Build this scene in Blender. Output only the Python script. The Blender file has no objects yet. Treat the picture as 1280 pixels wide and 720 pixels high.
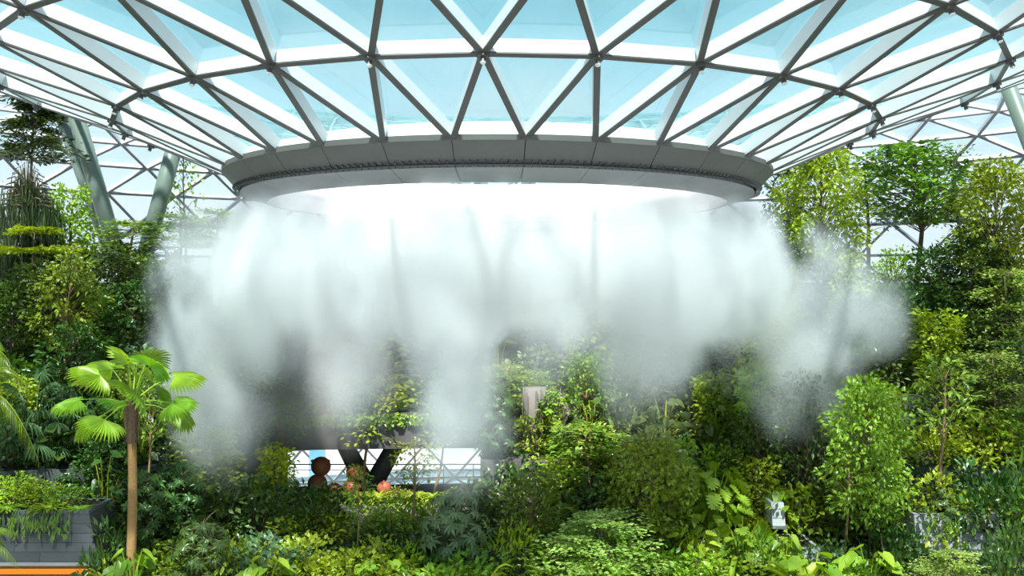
import bpy, math, random
import numpy as np
from mathutils import Vector, Matrix

SEED = 7
RNG = np.random.default_rng(SEED)
random.seed(SEED)
SC = bpy.context.scene
COL = SC.collection
F = 1188.0                     # focal length in pixels of the 1280 wide frame
D = 40.0                       # camera to the axis of the oculus, metres
CX = (623 - 640) / F * D       # axis of the oculus
PI = math.pi

# ------------------------------------------------------------------ helpers
def link(o, parent=None):
    COL.objects.link(o)
    if parent is not None:
        o.parent = parent
    return o

def tag(o, label=None, cat=None, group=None, kind=None):
    if label: o['label'] = label
    if cat: o['category'] = cat
    if group: o['group'] = group
    if kind: o['kind'] = kind
    return o

def empty(name, loc=(0, 0, 0), rz=0.0):
    o = bpy.data.objects.new(name, None)
    o.empty_display_size = 0.3
    o.location = loc
    o.rotation_euler = (0, 0, rz)
    return link(o)

class MB:
    """collects vertices and faces of one mesh"""
    def __init__(self):
        self.v, self.f, self.m = [], [], []
        self.n = 0
    def add(self, V, Fc, mat=0):
        V = np.asarray(V, float)
        b = self.n
        self.v.append(V)
        self.f += [tuple(int(i) + b for i in f) for f in Fc]
        self.m += [mat] * len(Fc)
        self.n += len(V)
        return self
    def mesh(self, name, mats, smooth=False):
        me = bpy.data.meshes.new(name)
        V = np.concatenate(self.v) if self.v else np.zeros((0, 3))
        me.from_pydata(V.tolist(), [], self.f)
        for mt in (mats if isinstance(mats, (list, tuple)) else [mats]):
            me.materials.append(mt)
        if any(self.m):
            me.polygons.foreach_set('material_index', self.m)
        if smooth:
            me.polygons.foreach_set('use_smooth', [True] * len(me.polygons))
        me.update()
        return me
    def build(self, name, mats, parent=None, smooth=False):
        return link(bpy.data.objects.new(name, self.mesh(name, mats, smooth)), parent)

BOXF = [(0, 1, 3, 2), (4, 6, 7, 5), (0, 4, 5, 1), (2, 3, 7, 6), (0, 2, 6, 4), (1, 5, 7, 3)]
def box(mb, x0, x1, y0, y1, z0, z1, mat=0):
    V = [(x, y, z) for x in (x0, x1) for y in (y0, y1) for z in (z0, z1)]
    mb.add(V, BOXF, mat)

def nrm(v):
    v = np.asarray(v, float)
    return v / (np.linalg.norm(v, axis=-1, keepdims=True) + 1e-12)

def tube(mb, pts, radii, k=7, mat=0, cap=True):
    pts = np.asarray(pts, float)
    n = len(pts)
    V, Fc = [], []
    for i in range(n):
        t = pts[min(i + 1, n - 1)] - pts[max(i - 1, 0)]
        t = nrm(t)
        u = np.cross(t, (0, 0, 1.0) if abs(t[2]) < .9 else (0, 1.0, 0))
        u = nrm(u); w = np.cross(t, u)
        for j in range(k):
            a = 2 * PI * j / k
            V.append(pts[i] + radii[i] * (u * math.cos(a) + w * math.sin(a)))
    for i in range(n - 1):
        for j in range(k):
            j2 = (j + 1) % k
            Fc.append((i * k + j, i * k + j2, (i + 1) * k + j2, (i + 1) * k + j))
    if cap:
        Fc.append(tuple(range(k - 1, -1, -1)))
        Fc.append(tuple((n - 1) * k + j for j in range(k)))
    mb.add(V, Fc, mat)

def at(px, py, d):
    return np.array([(px - 640) * d / F, d, (360 - py) * d / F])

# ------------------------------------------------------------------ materials
def mat(name, build):
    m = bpy.data.materials.new(name)
    m.use_nodes = True
    nt = m.node_tree
    nt.nodes.clear()
    out = nt.nodes.new('ShaderNodeOutputMaterial')
    build(nt, nt.nodes, nt.links, out)
    return m

def sock(node, key):
    return node.inputs[key]

def plain(name, rgb, rough=.5, spec=.5, metal=0., noise=.0, scale=3., bump=0., stretch=None):
    def b(nt, N, L, out):
        p = N.new('ShaderNodeBsdfPrincipled')
        p.inputs['Base Color'].default_value = (*rgb, 1)
        p.inputs['Roughness'].default_value = rough
        p.inputs['Specular IOR Level'].default_value = spec
        p.inputs['Metallic'].default_value = metal
        if noise or bump:
            tc = N.new('ShaderNodeTexCoord')
            mp = N.new('ShaderNodeMapping')
            L.new(tc.outputs['Object'], mp.inputs['Vector'])
            if stretch: mp.inputs['Scale'].default_value = stretch
            no = N.new('ShaderNodeTexNoise')
            no.inputs['Scale'].default_value = scale
            no.inputs['Detail'].default_value = 5
            L.new(mp.outputs[0], no.inputs['Vector'])
            if noise:
                mx = N.new('ShaderNodeMix'); mx.data_type = 'RGBA'
                mx.inputs[6].default_value = (*[c * (1 - noise) for c in rgb], 1)
                mx.inputs[7].default_value = (*[min(1, c * (1 + noise)) for c in rgb], 1)
                L.new(no.outputs[0], mx.inputs[0])
                L.new(mx.outputs[2], p.inputs['Base Color'])
            if bump:
                bu = N.new('ShaderNodeBump')
                bu.inputs['Strength'].default_value = bump
                L.new(no.outputs[0], bu.inputs['Height'])
                L.new(bu.outputs[0], p.inputs['Normal'])
        L.new(p.outputs[0], out.inputs[0])
    return mat(name, b)

def leafmat(name, c1, c2, rough=.42, spec=.5, trans=.28, var=.16):
    """leaves: colour differs from leaf to leaf and from plant to plant"""
    def b(nt, N, L, out):
        geo = N.new('ShaderNodeNewGeometry')
        oi = N.new('ShaderNodeObjectInfo')
        mx = N.new('ShaderNodeMix'); mx.data_type = 'RGBA'
        mx.inputs[6].default_value = (*c1, 1); mx.inputs[7].default_value = (*c2, 1)
        L.new(geo.outputs['Random Per Island'], mx.inputs[0])
        hsv = N.new('ShaderNodeHueSaturation')
        L.new(mx.outputs[2], hsv.inputs['Color'])
        mr = N.new('ShaderNodeMapRange')
        mr.inputs[3].default_value = 1 - var * 1.6; mr.inputs[4].default_value = 1 + var * 1.6
        L.new(oi.outputs['Random'], mr.inputs[0]); L.new(mr.outputs[0], hsv.inputs['Value'])
        mul = N.new('ShaderNodeMath'); mul.operation = 'MULTIPLY'; mul.inputs[1].default_value = 7.13
        fr = N.new('ShaderNodeMath'); fr.operation = 'FRACT'
        L.new(oi.outputs['Random'], mul.inputs[0]); L.new(mul.outputs[0], fr.inputs[0])
        mh = N.new('ShaderNodeMapRange'); mh.inputs[3].default_value = .5 - .042; mh.inputs[4].default_value = .5 + .012
        L.new(fr.outputs[0], mh.inputs[0]); L.new(mh.outputs[0], hsv.inputs['Hue'])
        p = N.new('ShaderNodeBsdfPrincipled')
        p.inputs['Roughness'].default_value = rough
        p.inputs['Specular IOR Level'].default_value = spec
        L.new(hsv.outputs[0], p.inputs['Base Color'])
        t = N.new('ShaderNodeBsdfTranslucent')
        h2 = N.new('ShaderNodeHueSaturation'); h2.inputs['Hue'].default_value = .485
        h2.inputs['Value'].default_value = 1.5; h2.inputs['Saturation'].default_value = 1.1
        L.new(hsv.outputs[0], h2.inputs['Color']); L.new(h2.outputs[0], t.inputs[0])
        ms = N.new('ShaderNodeMixShader'); ms.inputs[0].default_value = trans
        L.new(p.outputs[0], ms.inputs[1]); L.new(t.outputs[0], ms.inputs[2])
        L.new(ms.outputs[0], out.inputs[0])
    return mat(name, b)

def glassmat(name, tint, refl=.10, dirt=.05):
    def b(nt, N, L, out):
        tr = N.new('ShaderNodeBsdfTransparent'); tr.inputs[0].default_value = (*tint, 1)
        gl = N.new('ShaderNodeBsdfGlossy'); gl.inputs['Roughness'].default_value = .03
        gl.inputs[0].default_value = (.95, 1, 1, 1)
        fr = N.new('ShaderNodeFresnel'); fr.inputs[0].default_value = 1.45
        df = N.new('ShaderNodeBsdfDiffuse'); df.inputs[0].default_value = (.75, .86, .84, 1)
        m0 = N.new('ShaderNodeMixShader')
        tc = N.new('ShaderNodeTexCoord'); no = N.new('ShaderNodeTexNoise'); no.inputs['Scale'].default_value = .35
        no.inputs['Detail'].default_value = 4
        L.new(tc.outputs['Object'], no.inputs['Vector'])
        mr = N.new('ShaderNodeMapRange'); mr.inputs[1].default_value = .35; mr.inputs[2].default_value = .75
        mr.inputs[3].default_value = dirt * .3; mr.inputs[4].default_value = dirt * 1.7
        L.new(no.outputs[0], mr.inputs[0]); L.new(mr.outputs[0], m0.inputs[0])
        L.new(tr.outputs[0], m0.inputs[1]); L.new(df.outputs[0], m0.inputs[2])
        m1 = N.new('ShaderNodeMixShader')
        sc = N.new('ShaderNodeMath'); sc.operation = 'MULTIPLY'; sc.inputs[1].default_value = refl * 10
        sc.use_clamp = True
        ge = N.new('ShaderNodeNewGeometry')          # the pane's far face does not mirror a second time
        iv = N.new('ShaderNodeMath'); iv.operation = 'SUBTRACT'; iv.inputs[0].default_value = 1.0
        L.new(ge.outputs['Backfacing'], iv.inputs[1])
        fm = N.new('ShaderNodeMath'); fm.operation = 'MULTIPLY'
        L.new(fr.outputs[0], fm.inputs[0]); L.new(iv.outputs[0], fm.inputs[1])
        L.new(fm.outputs[0], sc.inputs[0]); L.new(sc.outputs[0], m1.inputs[0])
        L.new(m0.outputs[0], m1.inputs[1]); L.new(gl.outputs[0], m1.inputs[2])
        L.new(m1.outputs[0], out.inputs[0])
    return mat(name, b)

def boardmat(name, rgb, rgb2, pitch, length):
    """horizontal concrete-like boards with thin dark joints"""
    def b(nt, N, L, out):
        tc = N.new('ShaderNodeTexCoord')
        mp = N.new('ShaderNodeMapping'); mp.inputs['Rotation'].default_value = (PI / 2, 0, 0)
        L.new(tc.outputs['Object'], mp.inputs['Vector'])
        br = N.new('ShaderNodeTexBrick')
        br.inputs['Color1'].default_value = (*rgb, 1); br.inputs['Color2'].default_value = (*rgb2, 1)
        br.inputs['Mortar'].default_value = (.02, .022, .025, 1)
        br.inputs['Scale'].default_value = 1.0
        br.inputs['Brick Width'].default_value = length
        br.inputs['Row Height'].default_value = pitch
        br.inputs['Mortar Size'].default_value = .012
        L.new(mp.outputs[0], br.inputs['Vector'])
        p = N.new('ShaderNodeBsdfPrincipled'); p.inputs['Roughness'].default_value = .7
        L.new(br.outputs[0], p.inputs['Base Color'])
        L.new(p.outputs[0], out.inputs[0])
    return mat(name, b)

M_WHITE = plain('beam_white_paint', (.64, .665, .67), .35, .4)
M_SHADE_LAMP_GREY = plain('beam_shade_lamp_grey', (.075, .070, .065), .45, .4)  # paints the shade under the white beams; also the grey lamp bodies
M_GLASS = glassmat('roof_glass', (.865, .972, .98), .10, .06)
M_FGLASS = glassmat('facade_glass', (.93, .98, .99), .08, .04)
M_RING = plain('ring_cladding_grey', (.115, .115, .105), .5, .35, noise=.06, scale=.6)
M_RING_LIT = plain('ring_lower_cladding_lit', (.26, .26, .26), .5, .35, noise=.06, scale=.6)  # light from the mist painted in as a paler grey than the upper band
M_JOINT = plain('dark_joint', (.02, .02, .02), .6)
M_LINER = plain('liner_white', (.90, .89, .92), .4, .4)
M_STEEL = plain('nozzle_steel', (.10, .10, .10), .35, .5, metal=.6)
M_COLUMN = plain('column_green_grey_paint', (.17, .21, .175), .42, .5, noise=.05, scale=.5)
M_CONC = plain('terrace_concrete', (.10, .105, .105), .8, .3, noise=.3, scale=1.2)
M_SLAB = plain('slab_dark_grey', (.085, .088, .095), .7, .3, noise=.2, scale=.8)
M_SOIL = plain('planting_soil', (.03, .024, .016), .95, .1, noise=.4, scale=4)
M_FLOOR = plain('floor_stone', (.42, .42, .41), .6, .4, noise=.1, scale=.5)
M_BOARD_D = boardmat('dark_cladding_boards', (.055, .058, .062), (.08, .083, .088), .33, 1.9)
M_BOARD_L = boardmat('pale_cladding_boards', (.36, .36, .37), (.42, .42, .43), .32, 1.7)
M_BARK = plain('bark_grey_brown', (.16, .11, .07), .85, .2, noise=.4, scale=6, stretch=(1, 1, .25))
M_BARK2 = plain('bark_pale_brown', (.30, .19, .10), .8, .2, noise=.35, scale=6, stretch=(1, 1, .25))
M_PALMBARK = plain('palm_trunk_tan', (.36, .20, .08), .8, .2, noise=.35, scale=7, stretch=(1, 1, 3))
M_FIBRE = plain('palm_fibre_brown', (.11, .07, .045), .95, .1, noise=.5, scale=9)
M_TERRA = plain('terracotta_brown', (.40, .125, .065), .45, .5, noise=.25, scale=9)
M_BLUE = plain('banner_blue', (.22, .52, .85), .6)
M_RAIL = plain('rail_steel', (.35, .37, .38), .3, .5, metal=.7)
M_ROOT = plain('pale_hanging_root', (.17, .165, .15), .85, .2, noise=.3, scale=5, stretch=(1, 1, .2))

def b_em(nt, N, L, out):
    e = N.new('ShaderNodeEmission'); e.inputs[0].default_value = (1, .30, .02, 1); e.inputs[1].default_value = 1.1
    L.new(e.outputs[0], out.inputs[0])
M_ORANGE = mat('orange_light_strip', b_em)

G = {}
G['bright'] = leafmat('leaf_bright_green', (.17, .32, .018), (.38, .52, .045), .38, .5, .30)
G['lime'] = leafmat('leaf_lime', (.26, .43, .02), (.42, .58, .06), .45, .4, .34)
G['mid'] = leafmat('leaf_mid_green', (.075, .18, .014), (.22, .36, .03), .35, .55, .25)
G['dark'] = leafmat('leaf_dark_glossy', (.022, .060, .010), (.07, .145, .020), .34, .42, .16)
G['grey'] = leafmat('leaf_grey_green', (.075, .15, .055), (.14, .24, .10), .36, .45, .18)
G['pale'] = leafmat('leaf_pale_green', (.19, .34, .06), (.34, .48, .12), .45, .4, .30)
G['olive'] = leafmat('leaf_olive', (.13, .20, .025), (.25, .32, .05), .5, .4, .28)
G['palm'] = leafmat('leaf_palm_yellow_green', (.19, .40, .03), (.30, .52, .06), .36, .5, .32)
G['weep'] = leafmat('leaf_weeping_dark', (.035, .07, .025), (.07, .13, .04), .5, .4, .2)

# ------------------------------------------------------------------ leaves
def shape_oval(w=.24, fold=.05, droop=.10):
    V = np.array([(0, 0, 0), (w, .45, fold), (0, 1, -droop), (-w, .45, fold), (0, .5, 0)])
    return V, [(0, 1, 4), (1, 2, 4), (2, 3, 4), (3, 0, 4)]
def shape_heart():
    o = [(0, .08), (.2, -.06), (.40, .12), (.40, .42), (.24, .74), (0, 1.0), (-.24, .74), (-.40, .42), (-.40, .12), (-.2, -.06)]
    V = [(0, .38, -.04)] + [(x, y, .10 * abs(x) / .4 - .18 * max(0, y - .4)) for x, y in o]
    return np.array(V), [(0, 1 + i, 1 + (i + 1) % 10) for i in range(10)]
def shape_strap(w=.06, arch=.55, n=5):
    V, Fc = [], []
    for i in range(n + 1):
        t = i / n
        ww = w * (math.sin(PI * min(.98, .12 + .88 * t)) ** .7)
        y = t * (1 - .22 * t * t); z = .32 * t - arch * t * t
        V += [(-ww, y, z + ww * .5), (0, y, z), (ww, y, z + ww * .5)]
    for i in range(n):
        a = i * 3; b = a + 3
        Fc += [(a, a + 1, b + 1, b), (a + 1, a + 2, b + 2, b + 1)]
    return np.array(V), Fc
def shape_monstera(lobes=6):
    pts = [(0, .05)]
    R = []
    for s in (1, -1):
        L = []
        for i in range(lobes):
            t = (i + .35) / lobes
            y0 = -.08 + 1.02 * t
            wid = .48 * math.sin(PI * (.16 + .80 * t)) ** .8
            L.append((s * wid, y0 + .10))
            L.append((s * wid * .93, y0 + .17))
            L.append((s * wid * .42, y0 + .13))
        R.append(L)
    o = [(0, .05)] + R[0] + [(0, 1.02)] + R[1][::-1]
    V = [(0, .45, -.03)] + [(x, y, .09 * abs(x) * 2 - .22 * max(0, y - .35) ** 1.3 - .12 * max(0, abs(x) - .3)) for x, y in o]
    n = len(o)
    return np.array(V), [(0, 1 + i, 1 + (i + 1) % n) for i in range(n)]
SH = dict(oval=shape_oval(), wide=shape_oval(.34, .07, .14), narrow=shape_oval(.13, .03, .12), leaflet=shape_oval(.155, .04, .20), tiny=shape_oval(.30, .02, .02),
          heart=shape_heart(), strap=shape_strap(), paddle=shape_strap(.13, .45, 5), monstera=shape_monstera(), blade=shape_oval(.045, .015, .16),
          needle=shape_oval(.05, .01, .25))

def put_leaves(mb, shape, C, Dr, Up, S, mat=0):
    V, Fc = SH[shape]
    C = np.asarray(C, float); Dr = nrm(Dr); S = np.asarray(S, float)
    X = np.cross(Dr, Up); X = nrm(X + 1e-6); Z = np.cross(X, Dr)
    W = C[:, None, :] + S[:, None, None] * (V[None, :, 0, None] * X[:, None, :] + V[None, :, 1, None] * Dr[:, None, :] + V[None, :, 2, None] * Z[:, None, :])
    n = len(V)
    b = mb.n
    mb.v.append(W.reshape(-1, 3))
    for i in range(len(C)):
        o = b + i * n
        mb.f += [tuple(o + j for j in f) for f in Fc]
    mb.m += [mat] * (len(C) * len(Fc))
    mb.n += len(C) * n

def rdir(n, zb=0.0):
    v = RNG.normal(size=(n, 3)); v[:, 2] += zb
    return nrm(v)

def cluster(mb, shape, c, r, n, size, flat=.7, out=None, zb=.15):
    """a spray of leaves round a point"""
    d = rdir(n, zb)
    C = np.asarray(c) + d * (r * RNG.uniform(.25, 1, (n, 1))) * np.array([1, 1, flat])
    Dr = d + RNG.normal(size=(n, 3)) * .45
    if out is not None: Dr = Dr + np.asarray(out) * .8
    Dr[:, 2] -= .15
    Up = RNG.normal(size=(n, 3)) * .45 + np.array([0, -.35, 1.0])
    put_leaves(mb, shape, C, Dr, Up, size * RNG.uniform(.65, 1.25, n))

# ---- plant templates: each returns a list of (part name, mesh) in metres, base at the origin
def P(*parts): return list(parts)

def trunk_curve(h, lean=.04, n=6):
    a = RNG.uniform(0, 2 * PI)
    b = RNG.uniform(0, 2 * PI)
    t = np.linspace(0, 1, n)
    return np.stack([h * lean * (t * math.cos(a) + .5 * np.sin(t * 5 + b)), h * lean * (t * math.sin(a) + .5 * np.sin(t * 4 + b)), t * h], 1)

def tpl_tree(name, h=7., cz=.45, cr=1.9, ncl=34, per=22, leaf='oval', ls=.28, mt='mid', bark=None, tr=.11, sag=.75):
    st, br, fo = MB(), MB(), MB()
    tc = trunk_curve(h * .93)
    tube(st, tc, np.linspace(tr, tr * .35, len(tc)), 8)
    ax = lambda z: np.array([np.interp(z, tc[:, 2], tc[:, 0]), np.interp(z, tc[:, 2], tc[:, 1]), z])
    for i in range(ncl):
        u = (i + RNG.uniform()) / ncl
        z = h * (cz + (1 - cz) * u)
        env = math.sin(PI * min(1, .14 + .80 * u)) ** .75
        a = i * 2.4 + RNG.uniform(-.5, .5)
        r = cr * env * math.sqrt(RNG.uniform(.12, 1))
        c = ax(min(z, h * .92)) + np.array([r * math.cos(a), r * math.sin(a), z - min(z, h * .92) + 0])
        z0 = max(h * cz * .8, z - r * sag - .2)
        p0 = ax(min(z0, h * .9))
        mid = (p0 + c) / 2 + np.array([0, 0, .12 * r])
        tube(br, [p0, mid, c], [tr * .28, tr * .18, tr * .08], 5, cap=False)
        cluster(fo, leaf, c, .66 * (cr / 1.9) ** .5, per, ls, .45, np.array([math.cos(a), math.sin(a), 0]))
    bark = bark or M_BARK
    return P(('trunk', st.mesh(name + '_trunk', bark, True)), ('branches', br.mesh(name + '_branches', bark, True)), ('foliage', fo.mesh(name + '_foliage', G[mt])))

def tpl_layered(name, h=5., z0=.5, tiers=4, cr=2.3, ls=.13, n=2600, mt='pale', bark=None, tr=.08, leaf='tiny', gap=.5, zj=.10):
    """flat sprays of small leaves on near-level branches, gathered loosely in tiers"""
    st, br, fo = MB(), MB(), MB()
    tc = trunk_curve(h, .025)
    tube(st, tc, np.linspace(tr, tr * .3, len(tc)), 7)
    nb = tiers * 8
    per = n // nb
    for q in range(nb):
        k = q // 8
        t = (k + RNG.normal() * gap * .6) / max(1, tiers - 1)
        t = min(1.0, max(0.0, t))
        zz = h * (z0 + (1 - z0) * t)
        R = cr * (1 - .50 * t) * RNG.uniform(.55, 1.15)
        p0 = np.array([np.interp(zz, tc[:, 2], tc[:, 0]), np.interp(zz, tc[:, 2], tc[:, 1]), zz - .15])
        a = q * 2.4 + RNG.uniform(-.6, .6)
        d = np.array([math.cos(a), math.sin(a), 0])
        tip = p0 + d * R + np.array([0, 0, R * RNG.uniform(-.10, .22)])
        tube(br, [p0, (p0 + tip) / 2 + np.array([0, 0, .06 * R]), tip], [tr * .3, tr * .2, tr * .08], 4, cap=False)
        s = RNG.uniform(.15, 1.08, per) ** .75
        perp = np.array([-d[1], d[0], 0])
        wv = RNG.normal(size=per) * (.14 + .24 * s) * R
        C = p0 + s[:, None] * (tip - p0) + wv[:, None] * perp
        C[:, 2] += RNG.normal(size=per) * zj + .05 - .10 * np.abs(wv)
        Dr = d * .8 + perp * np.sign(wv)[:, None] * .6 + RNG.normal(size=(per, 3)) * .45
        Dr[:, 2] *= .6
        Up = np.array([0, -.25, 1.0]) + RNG.normal(size=(per, 3)) * .4
        put_leaves(fo, leaf, C, Dr, Up, ls * RNG.uniform(.7, 1.5, per))
    bark = bark or M_BARK
    return P(('trunk', st.mesh(name + '_trunk', bark, True)), ('branches', br.mesh(name + '_branches', bark, True)), ('foliage', fo.mesh(name + '_foliage', G[mt])))

def tpl_shrub(name, h=2.2, r=1.25, n=420, leaf='oval', ls=.25, mt='mid'):
    st, fo = MB(), MB()
    ns = 16
    for i in range(ns):
        a = i * 2.4; rr = r * math.sqrt((i + .5) / ns)
        z = h * RNG.uniform(.45, .92) * (1 - .45 * (rr / r) ** 2)
        c = np.array([rr * math.cos(a), rr * math.sin(a), z])
        tube(st, [(.2 * c[0], .2 * c[1], 0), (c[0] * .7, c[1] * .7, z * .55), c], [.035, .025, .012], 5, cap=False)
        cluster(fo, leaf, c, .52 * r / 1.25, n // ns, ls, .8, nrm(np.array([c[0], c[1], .6])), .25)
        cluster(fo, leaf, c * np.array([1.05, 1.05, .5]), .5 * r / 1.25, n // (2 * ns), ls, .8, nrm(np.array([c[0], c[1], .2])), 0)
    return P(('stem', st.mesh(name + '_stem', M_BARK, True)), ('foliage', fo.mesh(name + '_foliage', G[mt])))

def tpl_column(name, h=3.6, r=.85, ncl=46, per=44, leaf='wide', ls=.2, mt='bright'):
    st, fo = MB(), MB()
    tc = trunk_curve(h * .95, .02)
    tube(st, tc, np.linspace(.08, .03, len(tc)), 7)
    for i in range(ncl):
        u = (i + .5) / ncl
        a = i * 2.4
        rr = r * (.55 + .45 * math.sin(PI * (.1 + .8 * u))) * math.sqrt(RNG.uniform(.3, 1))
        c = np.array([rr * math.cos(a), rr * math.sin(a), h * (.06 + .9 * u)])
        cluster(fo, leaf, c, .36, per, ls, .8, np.array([math.cos(a), math.sin(a), .1]))
    return P(('trunk', st.mesh(name + '_trunk', M_BARK, True)), ('foliage', fo.mesh(name + '_foliage', G[mt])))

def tpl_schefflera(name, h=2.8, r=1.2, n=95, ls=.30, mt='grey'):
    """whorls of seven leaflets on stalks"""
    st, fo = MB(), MB()
    tube(st, [(0, 0, 0), (.03, .02, h * .5), (0, .05, h * .9)], [.06, .045, .02], 6)
    for i in range(n):
        u = (i + .5) / n
        a = i * 2.4
        env = math.sin(PI * (.12 + .78 * u)) ** .7
        rr = r * env * RNG.uniform(.35, 1.1)
        c = np.array([rr * math.cos(a), rr * math.sin(a), h * (.08 + .9 * u) + RNG.normal() * .12])
        p0 = np.array([0, 0, max(.1, c[2] - .35 * rr - .15)])
        tube(st, [p0, (p0 + c) / 2 + np.array([0, 0, .08]), c], [.016, .012, .008], 4, cap=False)
        k = 8
        b = np.arange(k) * 2 * PI / k + RNG.uniform(0, 6)
        o = nrm(np.array([math.cos(a), math.sin(a), .9]))
        u1 = nrm(np.cross(o, (0, 0, 1.0))); u2 = np.cross(o, u1)
        Dr = np.cos(b)[:, None] * u1 + np.sin(b)[:, None] * u2 + .12 * o - np.array([0, 0, .45])
        put_leaves(fo, 'leaflet', np.repeat(c[None], k, 0), Dr, np.repeat(o[None], k, 0), ls * RNG.uniform(.75, 1.15, k))
    return P(('stem', st.mesh(name + '_stem', M_BARK, True)), ('foliage', fo.mesh(name + '_foliage', G[mt])))

def tpl_bigleaf(name, h=2.2, r=1.3, n=34, leaf='monstera', ls=.8, mt='mid', pet='bright'):
    st, fo = MB(), MB()
    for i in range(n):
        u = (i + .5) / n
        a = i * 2.4 + RNG.uniform(-.3, .3)
        rr = r * math.sqrt(.08 + .92 * u) * RNG.uniform(.75, 1.05)
        z = h * RNG.uniform(.25, 1.05) * (1.0 - .35 * u)
        c = np.array([rr * math.cos(a) * .8, rr * math.sin(a) * .8, z])
        tube(st, [(.1 * math.cos(a), .1 * math.sin(a), 0), c * np.array([.55, .55, .75]), c], [.03, .022, .014], 5, cap=False)
        a2 = a + RNG.uniform(-.7, .7); Dr = np.array([[math.cos(a2), math.sin(a2), -.35 + RNG.uniform(-.5, .4)]])
        Up = np.array([[math.cos(a) * .5, math.sin(a) * .5 - .35, 1.0]]) + RNG.normal(size=(1, 3)) * .3
        put_leaves(fo, leaf, c[None], Dr, Up, np.array([ls * RNG.uniform(.7, 1.15)]))
    return P(('stem', st.mesh(name + '_stem', G[pet], True)), ('foliage', fo.mesh(name + '_foliage', G[mt])))

def tpl_rosette(name, n=46, ls=1.35, leaf='strap', mt='bright', h0=.1, rise=1.2):
    fo, st = MB(), MB()
    tube(st, [(0, 0, 0), (0, 0, h0 + .12)], [.12, .08], 7)
    a = np.arange(n) * 2.4 + RNG.uniform(-.2, .2, n)
    el = RNG.uniform(.15, 1.0, n) * rise
    Dr = np.stack([np.cos(a), np.sin(a), el], 1)
    C = np.stack([.06 * np.cos(a), .06 * np.sin(a), np.full(n, h0)], 1)
    Up = np.stack([-np.cos(a) * el, -np.sin(a) * el, np.ones(n)], 1)
    put_leaves(fo, leaf, C, Dr, Up, ls * RNG.uniform(.7, 1.15, n))
    return P(('stem', st.mesh(name + '_stem', M_BARK, True)), ('foliage', fo.mesh(name + '_foliage', G[mt])))

def tpl_weeping(name, h=3.4, r=1.3, ncl=60, mt='weep'):
    st, fo = MB(), MB()
    tube(st, [(0, 0, 0), (.05, 0, h * .6), (0, .05, h * .9)], [.12, .09, .05], 7)
    for i in range(ncl):
        a = i * 2.4; rr = r * math.sqrt((i + .4) / ncl)
        top = np.array([rr * math.cos(a), rr * math.sin(a), h * (1 - .28 * (rr / r) ** 2)])
        L = h * RNG.uniform(.45, .8)
        m = 42
        t = RNG.uniform(0, 1, m)
        C = top + np.stack([RNG.normal(size=m) * .10, RNG.normal(size=m) * .10, -t * L], 1)
        Dr = np.stack([RNG.normal(size=m) * .25, RNG.normal(size=m) * .25, -np.ones(m)], 1)
        put_leaves(fo, 'blade', C, Dr, RNG.normal(size=(m, 3)) + np.array([0, -1, 0]), RNG.uniform(.4, .75, m))
        tube(st, [(0, 0, h * .75), top * np.array([.6, .6, 1.02]), top], [.03, .02, .012], 4, cap=False)
    return P(('trunk', st.mesh(name + '_trunk', M_BARK, True)), ('foliage', fo.mesh(name + '_foliage', G[mt])))

def tpl_vine(name, h=6., r=.55, n=420, mt='bright', ls=.26):
    """a climber hanging down in a long narrow column"""
    st, fo = MB(), MB()
    for k in range(4):
        x = (k - 1.5) * .22
        tube(st, [(x, 0, 0), (x + .1, -.05, h * .4), (x - .05, 0, h)], [.03, .025, .02], 5)
    t = RNG.uniform(0, 1, n)
    a = RNG.uniform(0, 2 * PI, n)
    rr = r * RNG.uniform(.3, 1, n) * (.65 + .35 * np.sin(t * 11))
    C = np.stack([rr * np.cos(a), rr * np.sin(a), t * h], 1)
    Dr = np.stack([np.cos(a), np.sin(a), RNG.uniform(-.9, .1, n)], 1) + RNG.normal(size=(n, 3)) * .3
    Up = np.stack([np.cos(a) * .6, np.sin(a) * .6 - .2, np.ones(n)], 1)
    put_leaves(fo, 'wide', C, Dr, Up, ls * RNG.uniform(.7, 1.3, n))
    return P(('stem', st.mesh(name + '_stem', M_BARK, True)), ('foliage', fo.mesh(name + '_foliage', G[mt])))

def fan_frond(c0, tip, rad, mt_up, nseg=24, spread=1.8, roll=0.0):
    """one fan leaf: petiole from the crown and pleated blades with free tips"""
    mb = MB()
    c0 = np.asarray(c0, float); tip = np.asarray(tip, float)
    d = nrm(tip - c0)
    tube(mb, [c0, (c0 + tip) / 2 + np.array([0, 0, .12]), tip], [.035, .026, .02], 5, cap=False)
    out = nrm(np.array([d[0], d[1], -.25 + .5 * d[2]]))
    side = nrm(np.cross(out, (0, 0, 1.0))); up = np.cross(side, out)
    side, up = side * math.cos(roll) + up * math.sin(roll), up * math.cos(roll) - side * math.sin(roll)
    b = np.linspace(-spread, spread, nseg)
    Dr = np.cos(b)[:, None] * out + np.sin(b)[:, None] * side
    Dr[:, 2] -= .16 + .10 * np.abs(np.sin(b))
    L = rad * (.72 + .28 * np.cos(b * .7)) * RNG.uniform(.92, 1.06, nseg)
    V = np.array([(0, 0, 0), (.052, .52, .03), (.036, .78, -.02), (0, 1, -.20), (-.036, .78, -.02), (-.052, .52, .03), (0, .52, -.025)])
    Fc = [(0, 1, 6), (1, 2, 6), (2, 3, 6), (3, 4, 6), (4, 5, 6), (5, 0, 6)]
    SH['_fan'] = (V, Fc)
    put_leaves(mb, '_fan', np.repeat(tip[None], nseg, 0), Dr, np.repeat(up[None], nseg, 0), L)
    return mb

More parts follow.
